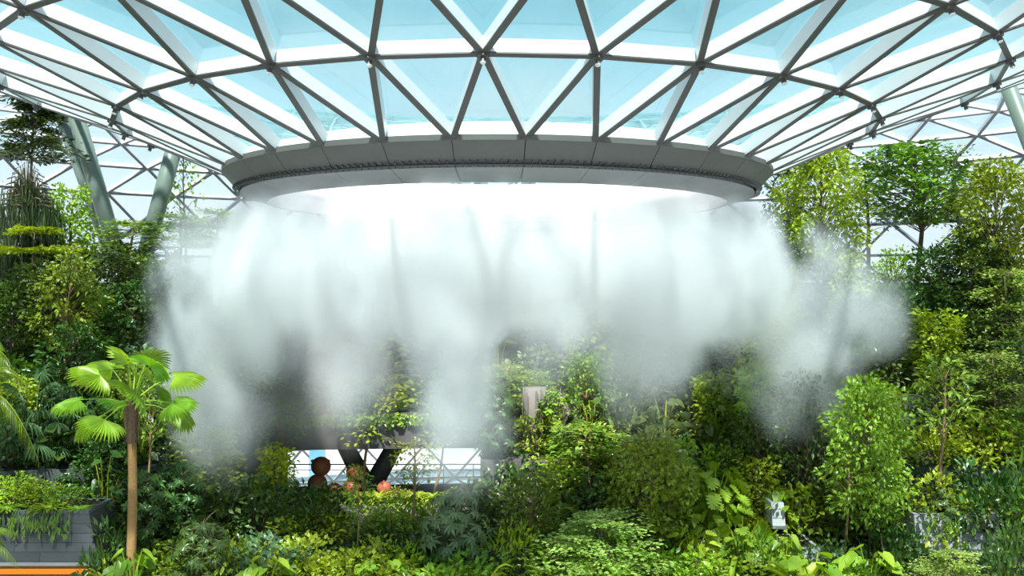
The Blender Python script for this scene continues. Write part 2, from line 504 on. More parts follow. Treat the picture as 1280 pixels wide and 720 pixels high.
def tpl_fanpalm(name, h=8., nf=16, rad=1.0, pet=1.5, mt='palm'):
    st, fib = MB(), MB()
    z = np.linspace(0, h, 24)
    tube(st, np.stack([.03 * np.sin(z), z * 0, z], 1), [.17 - .04 * t for t in z / h], 10)
    rg = MB()
    zz = np.linspace(h * .80, h * 1.0, 10)
    tube(fib, np.stack([.03 * np.sin(zz), zz * 0, zz], 1), [.17, .19, .2, .21, .22, .23, .23, .22, .2, .14], 10)
    m = 120
    a = RNG.uniform(0, 2 * PI, m); zf = RNG.uniform(h * .80, h, m)
    put_leaves(fib, 'needle', np.stack([.19 * np.cos(a), .19 * np.sin(a), zf], 1), np.stack([np.cos(a) * .5, np.sin(a) * .5, -np.ones(m)], 1), np.stack([np.cos(a), np.sin(a), a * 0], 1), RNG.uniform(.2, .4, m))
    parts = [('trunk', st.mesh(name + '_trunk', M_PALMBARK, True)), ('trunk_fibre', fib.mesh(name + '_fibre', M_FIBRE))]
    for i in range(nf):
        a = i * 2.4 + .4
        el = 1.35 - 2.05 * i / nf
        L = pet * RNG.uniform(.8, 1.15)
        tip = np.array([L * math.cos(a) * math.cos(el), L * math.sin(a) * math.cos(el), h + .05 + L * math.sin(el)])
        fr = fan_frond((.05 * math.cos(a), .05 * math.sin(a), h - .1 * (i > 9)), tip, rad * RNG.uniform(.88, 1.1), mt, roll=RNG.uniform(.3, 1.0) * (1 if math.cos(a) > 0 else -1))
        parts.append(('frond', fr.mesh(name + '_frond', G[mt])))
    return parts

def tpl_fanclump(name, nf=22, rad=.7, pet=1.3, mt='grey'):
    parts = []
    st = MB()
    tube(st, [(0, 0, 0), (0, 0, .4)], [.12, .07], 7)
    fo = MB()
    for i in range(nf):
        a = i * 2.4
        el = 1.25 - 1.15 * i / nf
        L = pet * RNG.uniform(.75, 1.2)
        tip = np.array([L * math.cos(a) * math.cos(el), L * math.sin(a) * math.cos(el), .25 + L * math.sin(el)])
        fr = fan_frond((0, 0, .25), tip, rad * RNG.uniform(.85, 1.15), mt, 18, 2.6)
        fo.add(np.concatenate(fr.v), fr.f)
    return [('stem', st.mesh(name + '_stem', M_BARK, True)), ('foliage', fo.mesh(name + '_foliage', G[mt]))]

def tpl_feather(name, h=2.6, nf=12, L=3.2, mt='mid'):
    """palm with long pinnate fronds"""
    st = MB()
    tube(st, [(0, 0, 0), (.03, 0, h)], [.16, .12], 8)
    parts = [('trunk', st.mesh(name + '_trunk', M_FIBRE, True))]
    for i in range(nf):
        mb = MB()
        a = i * 2.4; el = 1.2 - 1.0 * i / nf
        n = 15
        t = np.linspace(0, 1, n)
        hor = L * (t * math.cos(el) + .12 * t * t); ver = L * (t * math.sin(el) - .62 * t * t)
        pts = np.stack([hor * math.cos(a), hor * math.sin(a), h + ver], 1)
        tube(mb, pts, np.linspace(.035, .008, n), 5, cap=False)
        m = 60
        tt = np.repeat(np.linspace(.12, 1, m // 2), 2)
        sgn = np.tile([1, -1], m // 2)
        C = np.stack([np.interp(tt, t, pts[:, k]) for k in range(3)], 1)
        dv = nrm(np.stack([np.gradient(pts[:, k]) for k in range(3)], 1))
        dd = np.stack([np.interp(tt, t, dv[:, k]) for k in range(3)], 1)
        side = nrm(np.cross(dd, np.array([0, 0, 1.0])))
        Dr = side * sgn[:, None] + dd * .55 - np.array([0, 0, .28])
        put_leaves(mb, 'blade', C, Dr, np.cross(side, dd) + 0, .75 * np.sin(PI * (.12 + .80 * tt)) ** .6)
        parts.append(('frond', mb.mesh(name + '_frond', G[mt])))
    return parts

# name -> (template parts, nominal height, nominal half width)
TPL = {}
def T(key, kind, cat, parts, h, r): TPL[key] = (kind, cat, parts, h, r)
T('tall', 'broadleaf_tree', 'tree', tpl_tree('tall_tree', 10., .45, 2.6, 115, 40, 'wide', .28, 'mid', None, .12), 10., 2.9)
T('tallb', 'broadleaf_tree', 'tree', tpl_tree('bright_tree', 8., .34, 2.4, 105, 42, 'wide', .26, 'bright', None, .09), 8., 2.8)
T('treed', 'broadleaf_tree', 'tree', tpl_tree('dark_tree', 7., .30, 2.0, 64, 32, 'oval', .31, 'dark', None, .09), 7., 2.4)
T('treem', 'broadleaf_tree', 'tree', tpl_tree('small_tree', 6., .36, 1.7, 52, 30, 'oval', .28, 'mid', M_BARK2, .075), 6., 2.1)
T('slim', 'slender_tree', 'tree', tpl_tree('slender_tree', 7., .62, 1.05, 20, 20, 'oval', .30, 'mid', M_BARK2, .08), 7., 1.4)
T('slimb', 'slender_tree', 'tree', tpl_tree('slender_bright_tree', 6., .60, 1.1, 22, 20, 'oval', .27, 'bright', M_BARK2, .08), 6., 1.4)
T('sparse', 'open_branched_tree', 'tree', tpl_tree('open_tree', 9., .40, 1.9, 26, 18, 'oval', .24, 'dark', None, .10, .3), 9., 2.2)
T('airy', 'open_branched_tree', 'tree', tpl_tree('airy_tree', 7., .25, 1.3, 30, 15, 'wide', .24, 'bright', None, .08, .5), 7., 1.6)
T('layer', 'layered_tree', 'tree', tpl_layered('layered_tree', 5., .55, 4, 2.4, .16, 4200, 'pale', zj=.06), 5.1, 2.5)
T('layerl', 'layered_tree', 'tree', tpl_layered('lime_layered_tree', 4.6, .80, 2, 2.3, .17, 3600, 'lime', gap=.15, zj=.04), 4.7, 2.4)
T('layero', 'layered_tree', 'tree', tpl_layered('olive_layered_tree', 5., .45, 5, 2.1, .15, 3200, 'olive'), 5.1, 2.2)
T('layerm', 'layered_tree', 'tree', tpl_layered('green_layered_tree', 5.6, .55, 5, 1.9, .19, 2600, 'mid', M_BARK2, .09, 'oval'), 5.7, 2.0)
T('layerd', 'layered_tree', 'tree', tpl_layered('dark_layered_tree', 9., .66, 5, 1.9, .24, 5200, 'dark', None, .10, 'oval'), 9.1, 1.9)
T('shrubm', 'leafy_shrub', 'shrub', tpl_shrub('green_shrub', 2.2, 1.25, 460, 'oval', .25, 'mid'), 2.3, 1.5)
T('shrubb', 'leafy_shrub', 'shrub', tpl_shrub('bright_shrub', 2.0, 1.25, 520, 'wide', .21, 'bright'), 2.1, 1.5)
T('shrubl', 'leafy_shrub', 'shrub', tpl_shrub('lime_shrub', 1.9, 1.2, 520, 'oval', .23, 'lime'), 2.0, 1.4)
T('shrubd', 'leafy_shrub', 'shrub', tpl_shrub('dark_shrub', 2.4, 1.3, 460, 'oval', .30, 'dark'), 2.5, 1.5)
T('shrubg', 'leafy_shrub', 'shrub', tpl_shrub('grey_shrub', 2.3, 1.3, 420, 'wide', .26, 'grey'), 2.4, 1.5)
T('column', 'columnar_shrub', 'shrub', tpl_column('columnar_shrub'), 3.5, 1.1)
T('scheffd', 'umbrella_plant', 'plant', tpl_schefflera('dark_umbrella_plant', 2.8, 1.3, 120, .30, 'dark'), 2.9, 1.5)
T('scheffg', 'umbrella_plant', 'plant', tpl_schefflera('grey_umbrella_plant', 3.2, 1.15, 120, .34, 'grey'), 3.3, 1.4)
T('monst', 'split_leaf_plant', 'plant', tpl_bigleaf('split_leaf_plant', 2.6, 1.6, 64, 'monstera', .66, 'bright'), 2.7, 1.9)
T('heart', 'heart_leaf_plant', 'plant', tpl_bigleaf('heart_leaf_plant', 1.9, 1.0, 30, 'heart', .55, 'bright'), 2.1, 1.3)
T('heartd', 'heart_leaf_plant', 'plant', tpl_bigleaf('dark_heart_leaf_plant', 2.2, 1.2, 38, 'heart', .5, 'dark'), 2.4, 1.5)
T('strap', 'strap_leaf_plant', 'plant', tpl_rosette('strap_leaf_plant', 48, 1.4, 'strap', 'bright'), 1.1, 1.25)
T('paddle', 'paddle_leaf_plant', 'plant', tpl_rosette('paddle_leaf_plant', 34, 1.5, 'paddle', 'bright', .15, 1.6), 1.3, 1.3)
T('fern', 'fern', 'fern', tpl_rosette('fern', 60, 1.2, 'strap', 'mid', .1, 1.0), .95, 1.1)
T('weep', 'weeping_tree', 'tree', tpl_weeping('weeping_tree'), 3.4, 1.4)
T('vine', 'hanging_vine', 'vine', tpl_vine('hanging_vine'), 6., .6)
T('vined', 'hanging_vine', 'vine', tpl_vine('dark_hanging_vine', 6., .6, 420, 'mid', .27), 6., .65)
T('fan', 'fan_palm', 'palm', tpl_fanpalm('fan_palm'), 9.2, 2.3)
T('fanc', 'fan_leaf_clump', 'palm', tpl_fanclump('fan_leaf_clump'), 1.9, 1.8)
T('feather', 'feather_palm', 'palm', tpl_feather('feather_palm'), 4.0, 3.2)

# ------------------------------------------------------------------ the glass roof: a surface of revolution about the oculus
PROF = [(.276, .1127), (.375, .1536), (.477, .188), (.58, .226), (.69, .264), (.81, .302), (.95, .338), (1.10, .362), (1.24, .370), (1.36, .356),
        (1.45, .325), (1.52, .282), (1.575, .225), (1.61, .155), (1.63, .08), (1.64, -.005), (1.64, -.09), (1.638, -.175), (1.634, -.26),
        (1.628, -.345), (1.622, -.43), (1.616, -.52), (1.61, -.575)]
NR = len(PROF)
NN = [31] * 4 + [62] * (NR - 4)
TH0 = -.0126

def ring_pt(r, h, th):
    return np.array([CX + r * D * math.sin(th), D - r * D * math.cos(th), h * D])
def node(k, j):
    n = NN[k]; dt = 2 * PI / n
    if k < 4: off = 0 if k % 2 else .5
    else: off = .5 if k % 2 == 0 else 0
    return ring_pt(PROF[k][0], PROF[k][1], TH0 + (j % n + off) * dt)
def down_normal(k, p):
    a = PROF[max(k - 1, 0)]; b = PROF[min(k + 1, NR - 1)]
    dr, dh = b[0] - a[0], b[1] - a[1]
    if k == 0: dr, dh = PROF[1][0] - PROF[0][0], PROF[1][1] - PROF[0][1]
    nr, nz = dh, -dr
    l = math.hypot(nr, nz); nr /= l; nz /= l
    e = np.array([p[0] - CX, p[1] - D, 0]); e = nrm(e)
    return np.array([e[0] * nr, e[1] * nr, nz])

def band_tris(k):
    n0, n1 = NN[k], NN[k + 1]
    out = []
    if n0 == n1:
        lo_zero = (k % 2 == 1)
        if k >= 4: lo_zero = (k % 2 == 1)
        for j in range(n0):
            if lo_zero:
                out.append(((k, j), (k, j + 1), (k + 1, j)))
                out.append(((k + 1, j), (k + 1, j + 1), (k, j + 1)))
            else:
                out.append(((k, j), (k, j + 1), (k + 1, j + 1)))
                out.append(((k + 1, j), (k + 1, j + 1), (k, j)))
    else:
        for j in range(n0):
            out.append(((k, j), (k + 1, 2 * j), (k + 1, 2 * j + 1)))
            out.append(((k, j), (k, j + 1), (k + 1, 2 * j + 1)))
            out.append(((k, j + 1), (k + 1, 2 * j + 1), (k + 1, 2 * j + 2)))
    return out

def key(kj): return (kj[0], kj[1] % NN[kj[0]])
EDGES, TRIS = {}, []
for k in range(NR - 1):
    for t in band_tris(k):
        t = tuple(key(q) for q in t)
        TRIS.append(t)
        for a, b in ((0, 1), (1, 2), (2, 0)):
            e = tuple(sorted((t[a], t[b])))
            EDGES[e] = 1
NP_, NNV = {}, {}
for k in range(NR):
    for j in range(NN[k]):
        p = node(k, j); n_ = down_normal(k, p)
        NP_[(k, j)] = p - n_ * .46; NNV[(k, j)] = n_       # the glass lies above the beams

def add_beam(mb, e, w, d, shade_strip=True):
    a, b = NP_[e[0]], NP_[e[1]]
    n = nrm(NNV[e[0]] + NNV[e[1]])
    t = nrm(b - a); s = nrm(np.cross(t, n)); n = np.cross(s, t)
    if n @ (NNV[e[0]] + NNV[e[1]]) < 0: n = -n
    def bx(w2, d0, d1, m, lead):
        V = [q + s * sx * w2 / 2 + n * dd for q in (a + t * lead, b - t * lead) for sx in (-1, 1) for dd in (d0, d1)]
        mb.add(V, BOXF, m)
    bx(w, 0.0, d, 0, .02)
    if shade_strip: bx(w + .035, d, d + .05, 1, 0.0)  # dark strip added below the web, standing in for its shaded underside

def add_pane(mb, t, inset=.0, th=.03):
    p = np.array([NP_[q] for q in t]); n = nrm(sum(NNV[q] for q in t))
    V = np.concatenate([p - n * .01, p - n * (.01 + th)])
    mb.add(V, [(0, 1, 2), (5, 4, 3), (0, 3, 4, 1), (1, 4, 5, 2), (2, 5, 3, 0)])

def proj(p): return (640 + F * p[0] / max(p[1], .1), 360 - F * p[2] / max(p[1], .1), p[1])
def screen_len(pts):
    """length (two points) or area of the part inside the frame, sampled"""
    best = []
    for p in pts:
        u, v, d = proj(p)
        best.append(d > 1 and -10 < u < 1290 and -10 < v < 730)
    return best
def front(q): return NP_[q][1] < D + 4

def edge_score(e):
    a, b = NP_[e[0]], NP_[e[1]]
    S = [a + (b - a) * t for t in np.linspace(0, 1, 12)]
    ins = screen_len(S)
    L = 0
    for i in range(11):
        if ins[i] and ins[i + 1]:
            u = proj(S[i]); v = proj(S[i + 1]); L += math.hypot(u[0] - v[0], u[1] - v[1])
    return L
ROOF_TOP = 8     # rows below this index belong to the ceiling, the others to the facade
ceil_e = [e for e in EDGES if max(e[0][0], e[1][0]) <= ROOF_TOP]
face_e = [e for e in EDGES if max(e[0][0], e[1][0]) > ROOF_TOP]
vis = sorted([(edge_score(e), e) for e in ceil_e if max(e[0][0], e[1][0]) <= 3 and front(e[0]) and front(e[1])], reverse=True)
vis = [e for s, e in vis if s > 8][:100]
visset = set(vis)
ceiling = tag(empty('ceiling', (CX, D, 0)), 'triangulated white steel and glass roof funnelling down to the round opening', 'glass roof', None, 'structure')
def into(parent, mb, name, mats, smooth=False):
    o = mb.build(name, mats, parent, smooth)
    o.matrix_parent_inverse = Matrix.Translation(-Vector(parent.location)) if parent.rotation_euler.z == 0 else parent.matrix_world.inverted()
    return o
for e in vis:
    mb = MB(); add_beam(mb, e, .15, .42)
    into(ceiling, mb, 'beam', [M_WHITE, M_SHADE_LAMP_GREY])
mb = MB()
for e in ceil_e:
    if e in visset: continue
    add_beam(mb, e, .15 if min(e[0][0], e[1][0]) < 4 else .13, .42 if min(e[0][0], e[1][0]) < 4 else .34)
tag(into(ceiling, mb, 'beam_lattice', [M_WHITE, M_SHADE_LAMP_GREY]), kind='stuff')
ceil_t = [t for t in TRIS if max(q[0] for q in t) <= ROOF_TOP]
def tri_score(t):
    c = [NP_[q] for q in t]; m = sum(c) / 3
    ins = sum(screen_len(c + [m]))
    if not ins or not all(front(q) for q in t): return 0
    a, b, d = [proj(q)[:2] for q in c]
    return ins * abs((b[0] - a[0]) * (d[1] - a[1]) - (d[0] - a[0]) * (b[1] - a[1]))
ts = sorted([(tri_score(t), t) for t in ceil_t if max(q[0] for q in t) <= 3], reverse=True)
vt = [t for s, t in ts if s > 30][:100]
vts = set(vt)
for t in vt:
    mb = MB(); add_pane(mb, t); into(ceiling, mb, 'glass_pane', M_GLASS)
mb = MB()
for t in ceil_t:
    if t not in vts: add_pane(mb, t)
tag(into(ceiling, mb, 'glazing', M_GLASS), kind='stuff')
for k in (1, 2):
    for j in range(NN[k]):
        p = NP_[(k, j)]; u, v, d = proj(p)
        if p[1] < D + 2 and -20 < u < 1300 and -20 < v < 300:
            mb = MB(); n = NNV[(k, j)]
            tube(mb, [p + n * .45, p + n * .56, p + n * .57, p + n * .70], [.16, .16, .07, .085], 10)
            tube(mb, [p + n * .70, p + n * .74], [.085, .06], 10, 1)
            into(ceiling, mb, 'node_lamp', [M_SHADE_LAMP_GREY, M_WHITE])

facade = tag(empty('wall_facade', (CX, D, -23)), 'bright curved glass facade of white triangular steelwork far behind the trees', 'glass wall', None, 'structure')
mb = MB()
for e in face_e: add_beam(mb, e, .20, .42)
into(facade, mb, 'lattice', [plain('facade_web_grey', (.62, .64, .66), .45), plain('facade_underside_shade', (.12, .12, .12), .45)])  # second grey puts underside shade into the colour of the facade beams
mb = MB()
for t in TRIS:
    if max(q[0] for q in t) > ROOF_TOP: add_pane(mb, t)
into(facade, mb, 'glazing', M_FGLASS)

# ------------------------------------------------------------------ the ring of the oculus
ring = tag(empty('oculus_ring', (CX, D, 3.0)), 'round grey ring rimming the roof opening, mist pouring from under it', 'ring')
P0, P1, P2 = (.277, .1135), (.262, .0965), (.235, .0865)
def ring_sector(profile, t0, t1, thick, m=6):
    """closed shell swept along an arc; profile points (r,h) in metres"""
    mb = MB()
    pr = [np.array(q) * D for q in profile]
    n2 = nrm(np.array([-(pr[-1] - pr[0])[1], (pr[-1] - pr[0])[0]]))
    loop = pr + [q + n2 * thick for q in pr[::-1]]
    k = len(loop); V = []; Fc = []
    for i in range(m + 1):
        th = t0 + (t1 - t0) * i / m
        for q in loop: V.append((CX + q[0] * math.sin(th), D - q[0] * math.cos(th), q[1]))
    for i in range(m):
        for j in range(k):
            j2 = (j + 1) % k
            Fc.append((i * k + j, (i + 1) * k + j, (i + 1) * k + j2, i * k + j2))
    Fc.append(tuple(range(k))); Fc.append(tuple(m * k + j for j in range(k - 1, -1, -1)))
    return mb.add(V, Fc)
dt = 2 * PI / 31
for j in range(31):
    t0 = TH0 + (j + .5) * dt
    g = .012 / (.27 * D)
    into(ring, ring_sector([P0, P1], t0 + g, t0 + dt - g, .06), 'cladding_panel', M_RING)
    into(ring, ring_sector([(P1[0] - .001, P1[1] - .0012), P2], t0 + g, t0 + dt - g, .06), 'lower_panel', M_RING_LIT)
def lathe_closed(loop, m=124):
    mb = MB(); k = len(loop); V = []; Fc = []
    for i in range(m):
        th = 2 * PI * i / m
        for r, h in loop: V.append((CX + r * D * math.sin(th), D - r * D * math.cos(th), h * D))
    for i in range(m):
        i2 = (i + 1) % m
        for j in range(k):
            j2 = (j + 1) % k
            Fc.append((i * k + j, i2 * k + j, i2 * k + j2, i * k + j2))
    return mb.add(V, Fc)
into(ring, lathe_closed([(.274, .1135), (.2588, .0972), (.2335, .0878), (.2342, .090), (.258, .0995), (.272, .1155)]), 'backing', M_JOINT)
into(ring, lathe_closed([(.2348, .0862), (.2330, .0862), (.2340, .134), (.2355, .134)]), 'inner_liner', M_LINER, True)
into(ring, lathe_closed([(.2352, .116), (.2352, .1195), (.279, .1170), (.279, .1125), (.274, .1130)]), 'top_flashing', M_RING)
mb = MB()
m = 160
pp = [ring_pt(.2655, .0955, 2 * PI * i / m) for i in range(m + 1)]
tube(mb, pp, [.045] * len(pp), 6, cap=False)
for i in range(31 * 9):
    th = 2 * PI * i / (31 * 9)
    a = ring_pt(.2655, .0965, th); b = ring_pt(.2685, .0985, th); c = ring_pt(.2665, .0935, th)
    tube(mb, [a, b], [.035, .03], 5); tube(mb, [a, c], [.028, .02], 5)
into(ring, mb, 'nozzle_rail', M_STEEL)

# ------------------------------------------------------------------ floor and terraces
mb = MB()
m = 96
V = [(CX + 63.6 * math.cos(2 * PI * i / m), D + 63.6 * math.sin(2 * PI * i / m), z) for z in (-22.5, -23) for i in range(m)]
mb.add(V, [tuple(range(m)), tuple(range(2 * m - 1, m - 1, -1))] + [(i, m + i, m + (i + 1) % m, (i + 1) % m) for i in range(m)])
tag(mb.build('floor', M_FLOOR), 'pale stone floor far below the planted terraces', 'floor', None, 'structure')
mb = MB()
m = 96
V = [(400 * math.cos(2 * PI * i / m), 400 * math.sin(2 * PI * i / m), z) for z in (-23.1, -24) for i in range(m)]
mb.add(V, [tuple(range(m)), tuple(range(2 * m - 1, m - 1, -1))] + [(i, m + i, m + (i + 1) % m, (i + 1) % m) for i in range(m)])
tag(mb.build('ground', plain('outdoor_ground', (.55, .56, .55), .8)), 'pale ground outside beyond the glass facade', 'ground', None, 'structure')

FR = [33.5, 38, 42, 46, 50, 54, 60.5]
TZ = [-11.5, -10.2, -7.6, -5.0, -2.3, .3]
CURVE = .006
GAP = (-11.6, -1.4)
def in_gap(x): return GAP[0] < x < GAP[1]
def ground_z(i, x):
    if in_gap(x) and i in (2,): return TZ[1]
    if in_gap(x) and i == 3: return -6.0
    return TZ[i]
def slab_seg(mb, x0, x1, f0, f1, z0, z1, n=14):
    xs = np.linspace(x0, x1, n)
    V = []
    for x in xs:
        c = CURVE * x * x
        for y in (f0 - c, f1 - c):
            for z in (z0, z1): V.append((x, y, z))
    Fc = []
    for i in range(n - 1):
        a = i * 4; b = a + 4
        Fc += [(a, a + 1, b + 1, b), (a + 2, b + 2, b + 3, a + 3), (a + 1, a + 3, b + 3, b + 1), (a, b, b + 2, a + 2)]
    Fc += [(0, 2, 3, 1), ((n - 1) * 4, (n - 1) * 4 + 1, (n - 1) * 4 + 3, (n - 1) * 4 + 2)]
    mb.add(V, Fc)
LV = ['lowest', 'second', 'third', 'fourth', 'fifth', 'topmost']
for i in range(6):
    mb = MB()
    z1 = TZ[i]; f1 = FR[i + 1]
    if i == 0: slab_seg(mb, -34, 34, FR[0], f1, -22.5, z1)
    elif i == 1:
        slab_seg(mb, -34, GAP[0], FR[1], f1, -22.5, z1); slab_seg(mb, GAP[1], 34, FR[1], f1, -22.5, z1)
        slab_seg(mb, GAP[0], GAP[1], FR[1], 49.6, -22.5, z1)
    elif i in (2, 3):
        slab_seg(mb, -34, GAP[0], FR[i], f1, -22.5, z1); slab_seg(mb, GAP[1], 34, FR[i], f1, -22.5, z1)
    else:
        gl = {4: -12.9, 5: -14.4}[i]
        slab_seg(mb, -34, gl, FR[i], f1, -22.5, z1); slab_seg(mb, GAP[1], 34, FR[i], f1, -22.5, z1)
        slab_seg(mb, gl, GAP[1], FR[i], f1, -6.0, z1)
    tag(mb.build('terrace_wall', M_CONC), LV[i] + ' concrete planting terrace of the stepped hillside under the foliage', 'terrace', None, 'structure')
mb = MB()
slab_seg(mb, GAP[0], GAP[1], 46, 50, -7.75, -6.02); slab_seg(mb, -12.9, GAP[1], 50, 54, -7.75, -6.02); slab_seg(mb, -14.4, GAP[1], 54, 60.4, -7.75, -6.02)
box(mb, GAP[0], GAP[1], 45.8, 46.0, -7.55, -6.1)
tag(mb.build('bridge_slab', M_SLAB), 'dark concrete slab spanning above the walkway behind the mist', 'slab', None, 'structure')

# ------------------------------------------------------------------ things of the place
def pillar(name, pts, rad, label, group=None):
    t = tag(empty(name, tuple(pts[0])), label, 'column', group)
    mb = MB()
    tube(mb, pts, [rad] * len(pts), 20)
    into(t, mb, 'shaft', M_COLUMN, True)
    a, b = np.array(pts[0]), np.array(pts[-1]); d = nrm(b - a)
    mb = MB(); tube(mb, [a, a + d * .5, a + d * .7], [rad * 1.25, rad * 1.25, rad * 1.02], 20)
    into(t, mb, 'base_collar', M_RAIL, True)
    mb = MB(); tube(mb, [b - d * .8, b], [rad * 1.02, rad * .55], 20)
    into(t, mb, 'head', M_RAIL, True)
    return t
def roof_h(p):
    r = math.hypot(p[0] - CX, p[1] - D) / D
    return float(np.interp(r, [q[0] for q in PROF[:9]], [q[1] for q in PROF[:9]])) * D
def pillar_px(u0, v0, d0, u1, v1, d1, wpx, label, zfoot):
    """through two picture points at given depths, from the ground up to the roof"""
    a = at(u0, v0, d0); b = at(u1, v1, d1)
    d = (a - b) / (a[2] - b[2])           # per metre of height
    foot = b + d * (zfoot - b[2])
    top = a.copy()
    for _ in range(400):
        if top[2] >= roof_h(top) - .5: break
        top = top + d * .1
    pillar('support_column', [foot, (foot + top) / 2, top], wpx * d1 / F / 2, label)
pillar_px(90, 128, 56, 138, 290, 57, 20, 'thick leaning grey-green steel column left of the mist, the front one of two', .3)
pillar_px(72, 128, 59, 126, 280, 59.5, 18, 'paler grey-green column leaning just behind the thick one, left of the mist', .3)
pillar_px(215, 195, 57, 192, 280, 57, 20, 'grey-green steel column leaning right, beside the mist on its left', .3)
pillar_px(1250, 82, 44, 1282, 165, 44, 19, 'grey-green column at the right edge under the roof lattice', -5.0)

# planter boxes clad in boards
def planter(px0, px1, d, ztop, zbot, mt, label, strip=False, bat=.0):
    t = tag(empty('planter_box', ((px0 + px1) / 2 * d / F - 640 * d / F, d, TZ[0])), label, 'planter')
    x0, x1 = (px0 - 640) * d / F, (px1 - 640) * d / F
    y1 = d + 2.3
    mb = MB()
    V = [(x0, d, zbot), (x0 + bat * 0, d + .25, ztop), (x1 + bat, d, zbot), (x1, d + .25, ztop),
         (x0, y1, zbot), (x0, y1, ztop), (x1 + bat, y1, zbot), (x1, y1, ztop)]
    mb.add(V, [(0, 1, 3, 2), (4, 6, 7, 5), (0, 4, 5, 1), (2, 3, 7, 6), (0, 2, 6, 4)])
    w = .14
    Vi = [(x0 + w, d + .25 + w, ztop), (x1 - w, d + .25 + w, ztop), (x0 + w, y1 - w, ztop), (x1 - w, y1 - w, ztop)]
    b = [(x0, d + .25, ztop), (x1, d + .25, ztop), (x0, y1, ztop), (x1, y1, ztop)]
    mb.add(b + Vi, [(0, 1, 5, 4), (1, 3, 7, 5), (3, 2, 6, 7), (2, 0, 4, 6)])
    into(t, mb, 'cladding', mt)
    mb = MB(); box(mb, x0 - .02, x1 + bat + .03, d - .04, d + .12, zbot - .10, zbot + .02)
    into(t, mb, 'drip_edge', M_RAIL)
    mb = MB(); box(mb, x0 + .2, x1 + bat - .25, d + .55, y1, TZ[0], zbot)
    into(t, mb, 'base', M_SLAB)
    mb = MB(); box(mb, x0 + w, x1 - w, d + .25 + w, y1 - w, zbot + .3, ztop - .08)
    into(t, mb, 'soil', M_SOIL)
    if strip:
        mb = MB(); box(mb, x0, x1 + bat - .45, d + .30, d + .50, zbot - .50, zbot - .36)
        into(t, mb, 'light_strip', M_ORANGE)
        mb = MB(); box(mb, x0, x1 + bat - .25, d + .5, d + .56, zbot - .75, zbot - .05)
        into(t, mb, 'rear_board', plain('brown_board', (.16, .12, .07), .6))
    return t
planter(-90, 107, 34.4, -8.12, -9.95, M_BOARD_D, 'dark board-clad planter box with an orange light strip under it, bottom left corner', True, .45)
planter(1146, 1252, 36.0, -8.62, -9.95, M_BOARD_L, 'pale grey board-clad planter box under layered foliage at bottom right', False, 0)
planter(966, 982, 36.9, -8.40, -9.25, M_BOARD_L, 'small pale concrete planter block between plants right of centre', False, 0)
planter(990, 1028, 35.2, -9.7, -10.6, M_BOARD_L, 'low grey planter box with a brown rim near bottom, right of centre', False, 0)
planter(585, 660, 35.6, -9.75, -11.0, M_BOARD_D, 'blue-grey board planter below the pale umbrella plant at bottom centre', False, 0)

# walkway railing, V column, ball figures, banner
rl = tag(empty('guard_rail', (-5, 49.3, TZ[1])), 'thin steel guard rail along the walkway seen under the mist', 'railing')
mb = MB(); tube(mb, [(GAP[0] + .1, 49.3, -9.15), (GAP[1] - .1, 49.3, -9.15)], [.035, .035], 8)
into(rl, mb, 'handrail', M_RAIL)
mb = MB(); tube(mb, [(GAP[0] + .1, 49.3, -9.45), (GAP[1] - .1, 49.3, -9.45)], [.02, .02], 6)
into(rl, mb, 'lower_rail', M_RAIL)
for i in range(9):
    x = GAP[0] + .3 + i * 1.55
    mb = MB(); box(mb, x - .025, x + .025, 49.28, 49.32, TZ[1], -9.15)
    into(rl, mb, 'post', M_RAIL)
def at_z(px, z, d): return np.array([(px - 640) * d / F, d, z])
v = tag(empty('forked_column', tuple(at_z(462, TZ[1], 48.3))), 'dark V-shaped concrete column on the walkway beside the brown ball figures', 'column')
mb = MB(); tube(mb, [at_z(462, TZ[1], 48.3), at_z(462, -9.6, 48.3)], [.62, .6], 14); into(v, mb, 'foot', M_SLAB, True)
for s, pxt in ((-1, 428), (1, 497)):
    mb = MB(); tube(mb, [at_z(462 + s * 6, -9.9, 48.3), at_z(pxt, -7.75, 48.3)], [.50, .42], 14); into(v, mb, 'arm', M_SLAB, True)

def ball(c, r, k=20):
    mb = MB(); V = []; Fc = []
    n = 14
    for i in range(n + 1):
        ph = PI * i / n
        for j in range(k):
            th = 2 * PI * j / k
            rr = r * (1 - .03 * (j % 2)) * math.sin(ph)
            V.append((c[0] + rr * math.cos(th), c[1] + rr * math.sin(th), c[2] + r * .96 * math.cos(ph)))
    for i in range(n):
        for j in range(k):
            j2 = (j + 1) % k
            Fc.append((i * k + j, (i + 1) * k + j, (i + 1) * k + j2, i * k + j2))
    return mb.add(V, Fc)
def figure(px, d, R, label, head=True):
    """round ball body on the walkway with a round head and small round knobs"""
    b = at_z(px, TZ[1], d)
    t = tag(empty('ball_figure', tuple(b)), label, 'sculpture', 'brown ball figures on the walkway')
    c = b + np.array([0, 0, R * .96])
    into(t, ball(c, R), 'body', M_TERRA, True)
    if head:
        h = c + np.array([R * .35, -.05, R * 1.75])
        into(t, ball(h, R * 1.0), 'head', M_TERRA, True)
        for s in (-1, 1):
            into(t, ball(h + np.array([s * R * .80, -.1, R * .56]), R * .17, 12), 'knob', M_TERRA, True)
    else:
        into(t, ball(c + np.array([0, -.05, R * .98]), R * .14, 10), 'knob', M_TERRA, True)
figure(397, 47.2, .50, 'brown ball figure with a round head on top, left of the V column')
figure(419, 46.9, .30, 'small brown ball beside the headed ball figure', False)
figure(440, 46.6, .44, 'brown ball figure half in front of the V column', True)
figure(480, 46.8, .36, 'brown ball low by the railing, right of the V column', False)
bn = tag(empty('hanging_banner', tuple(at_z(396, -22.5, 96))), 'light blue vertical banner seen through the glass left of the ball figure', 'banner')
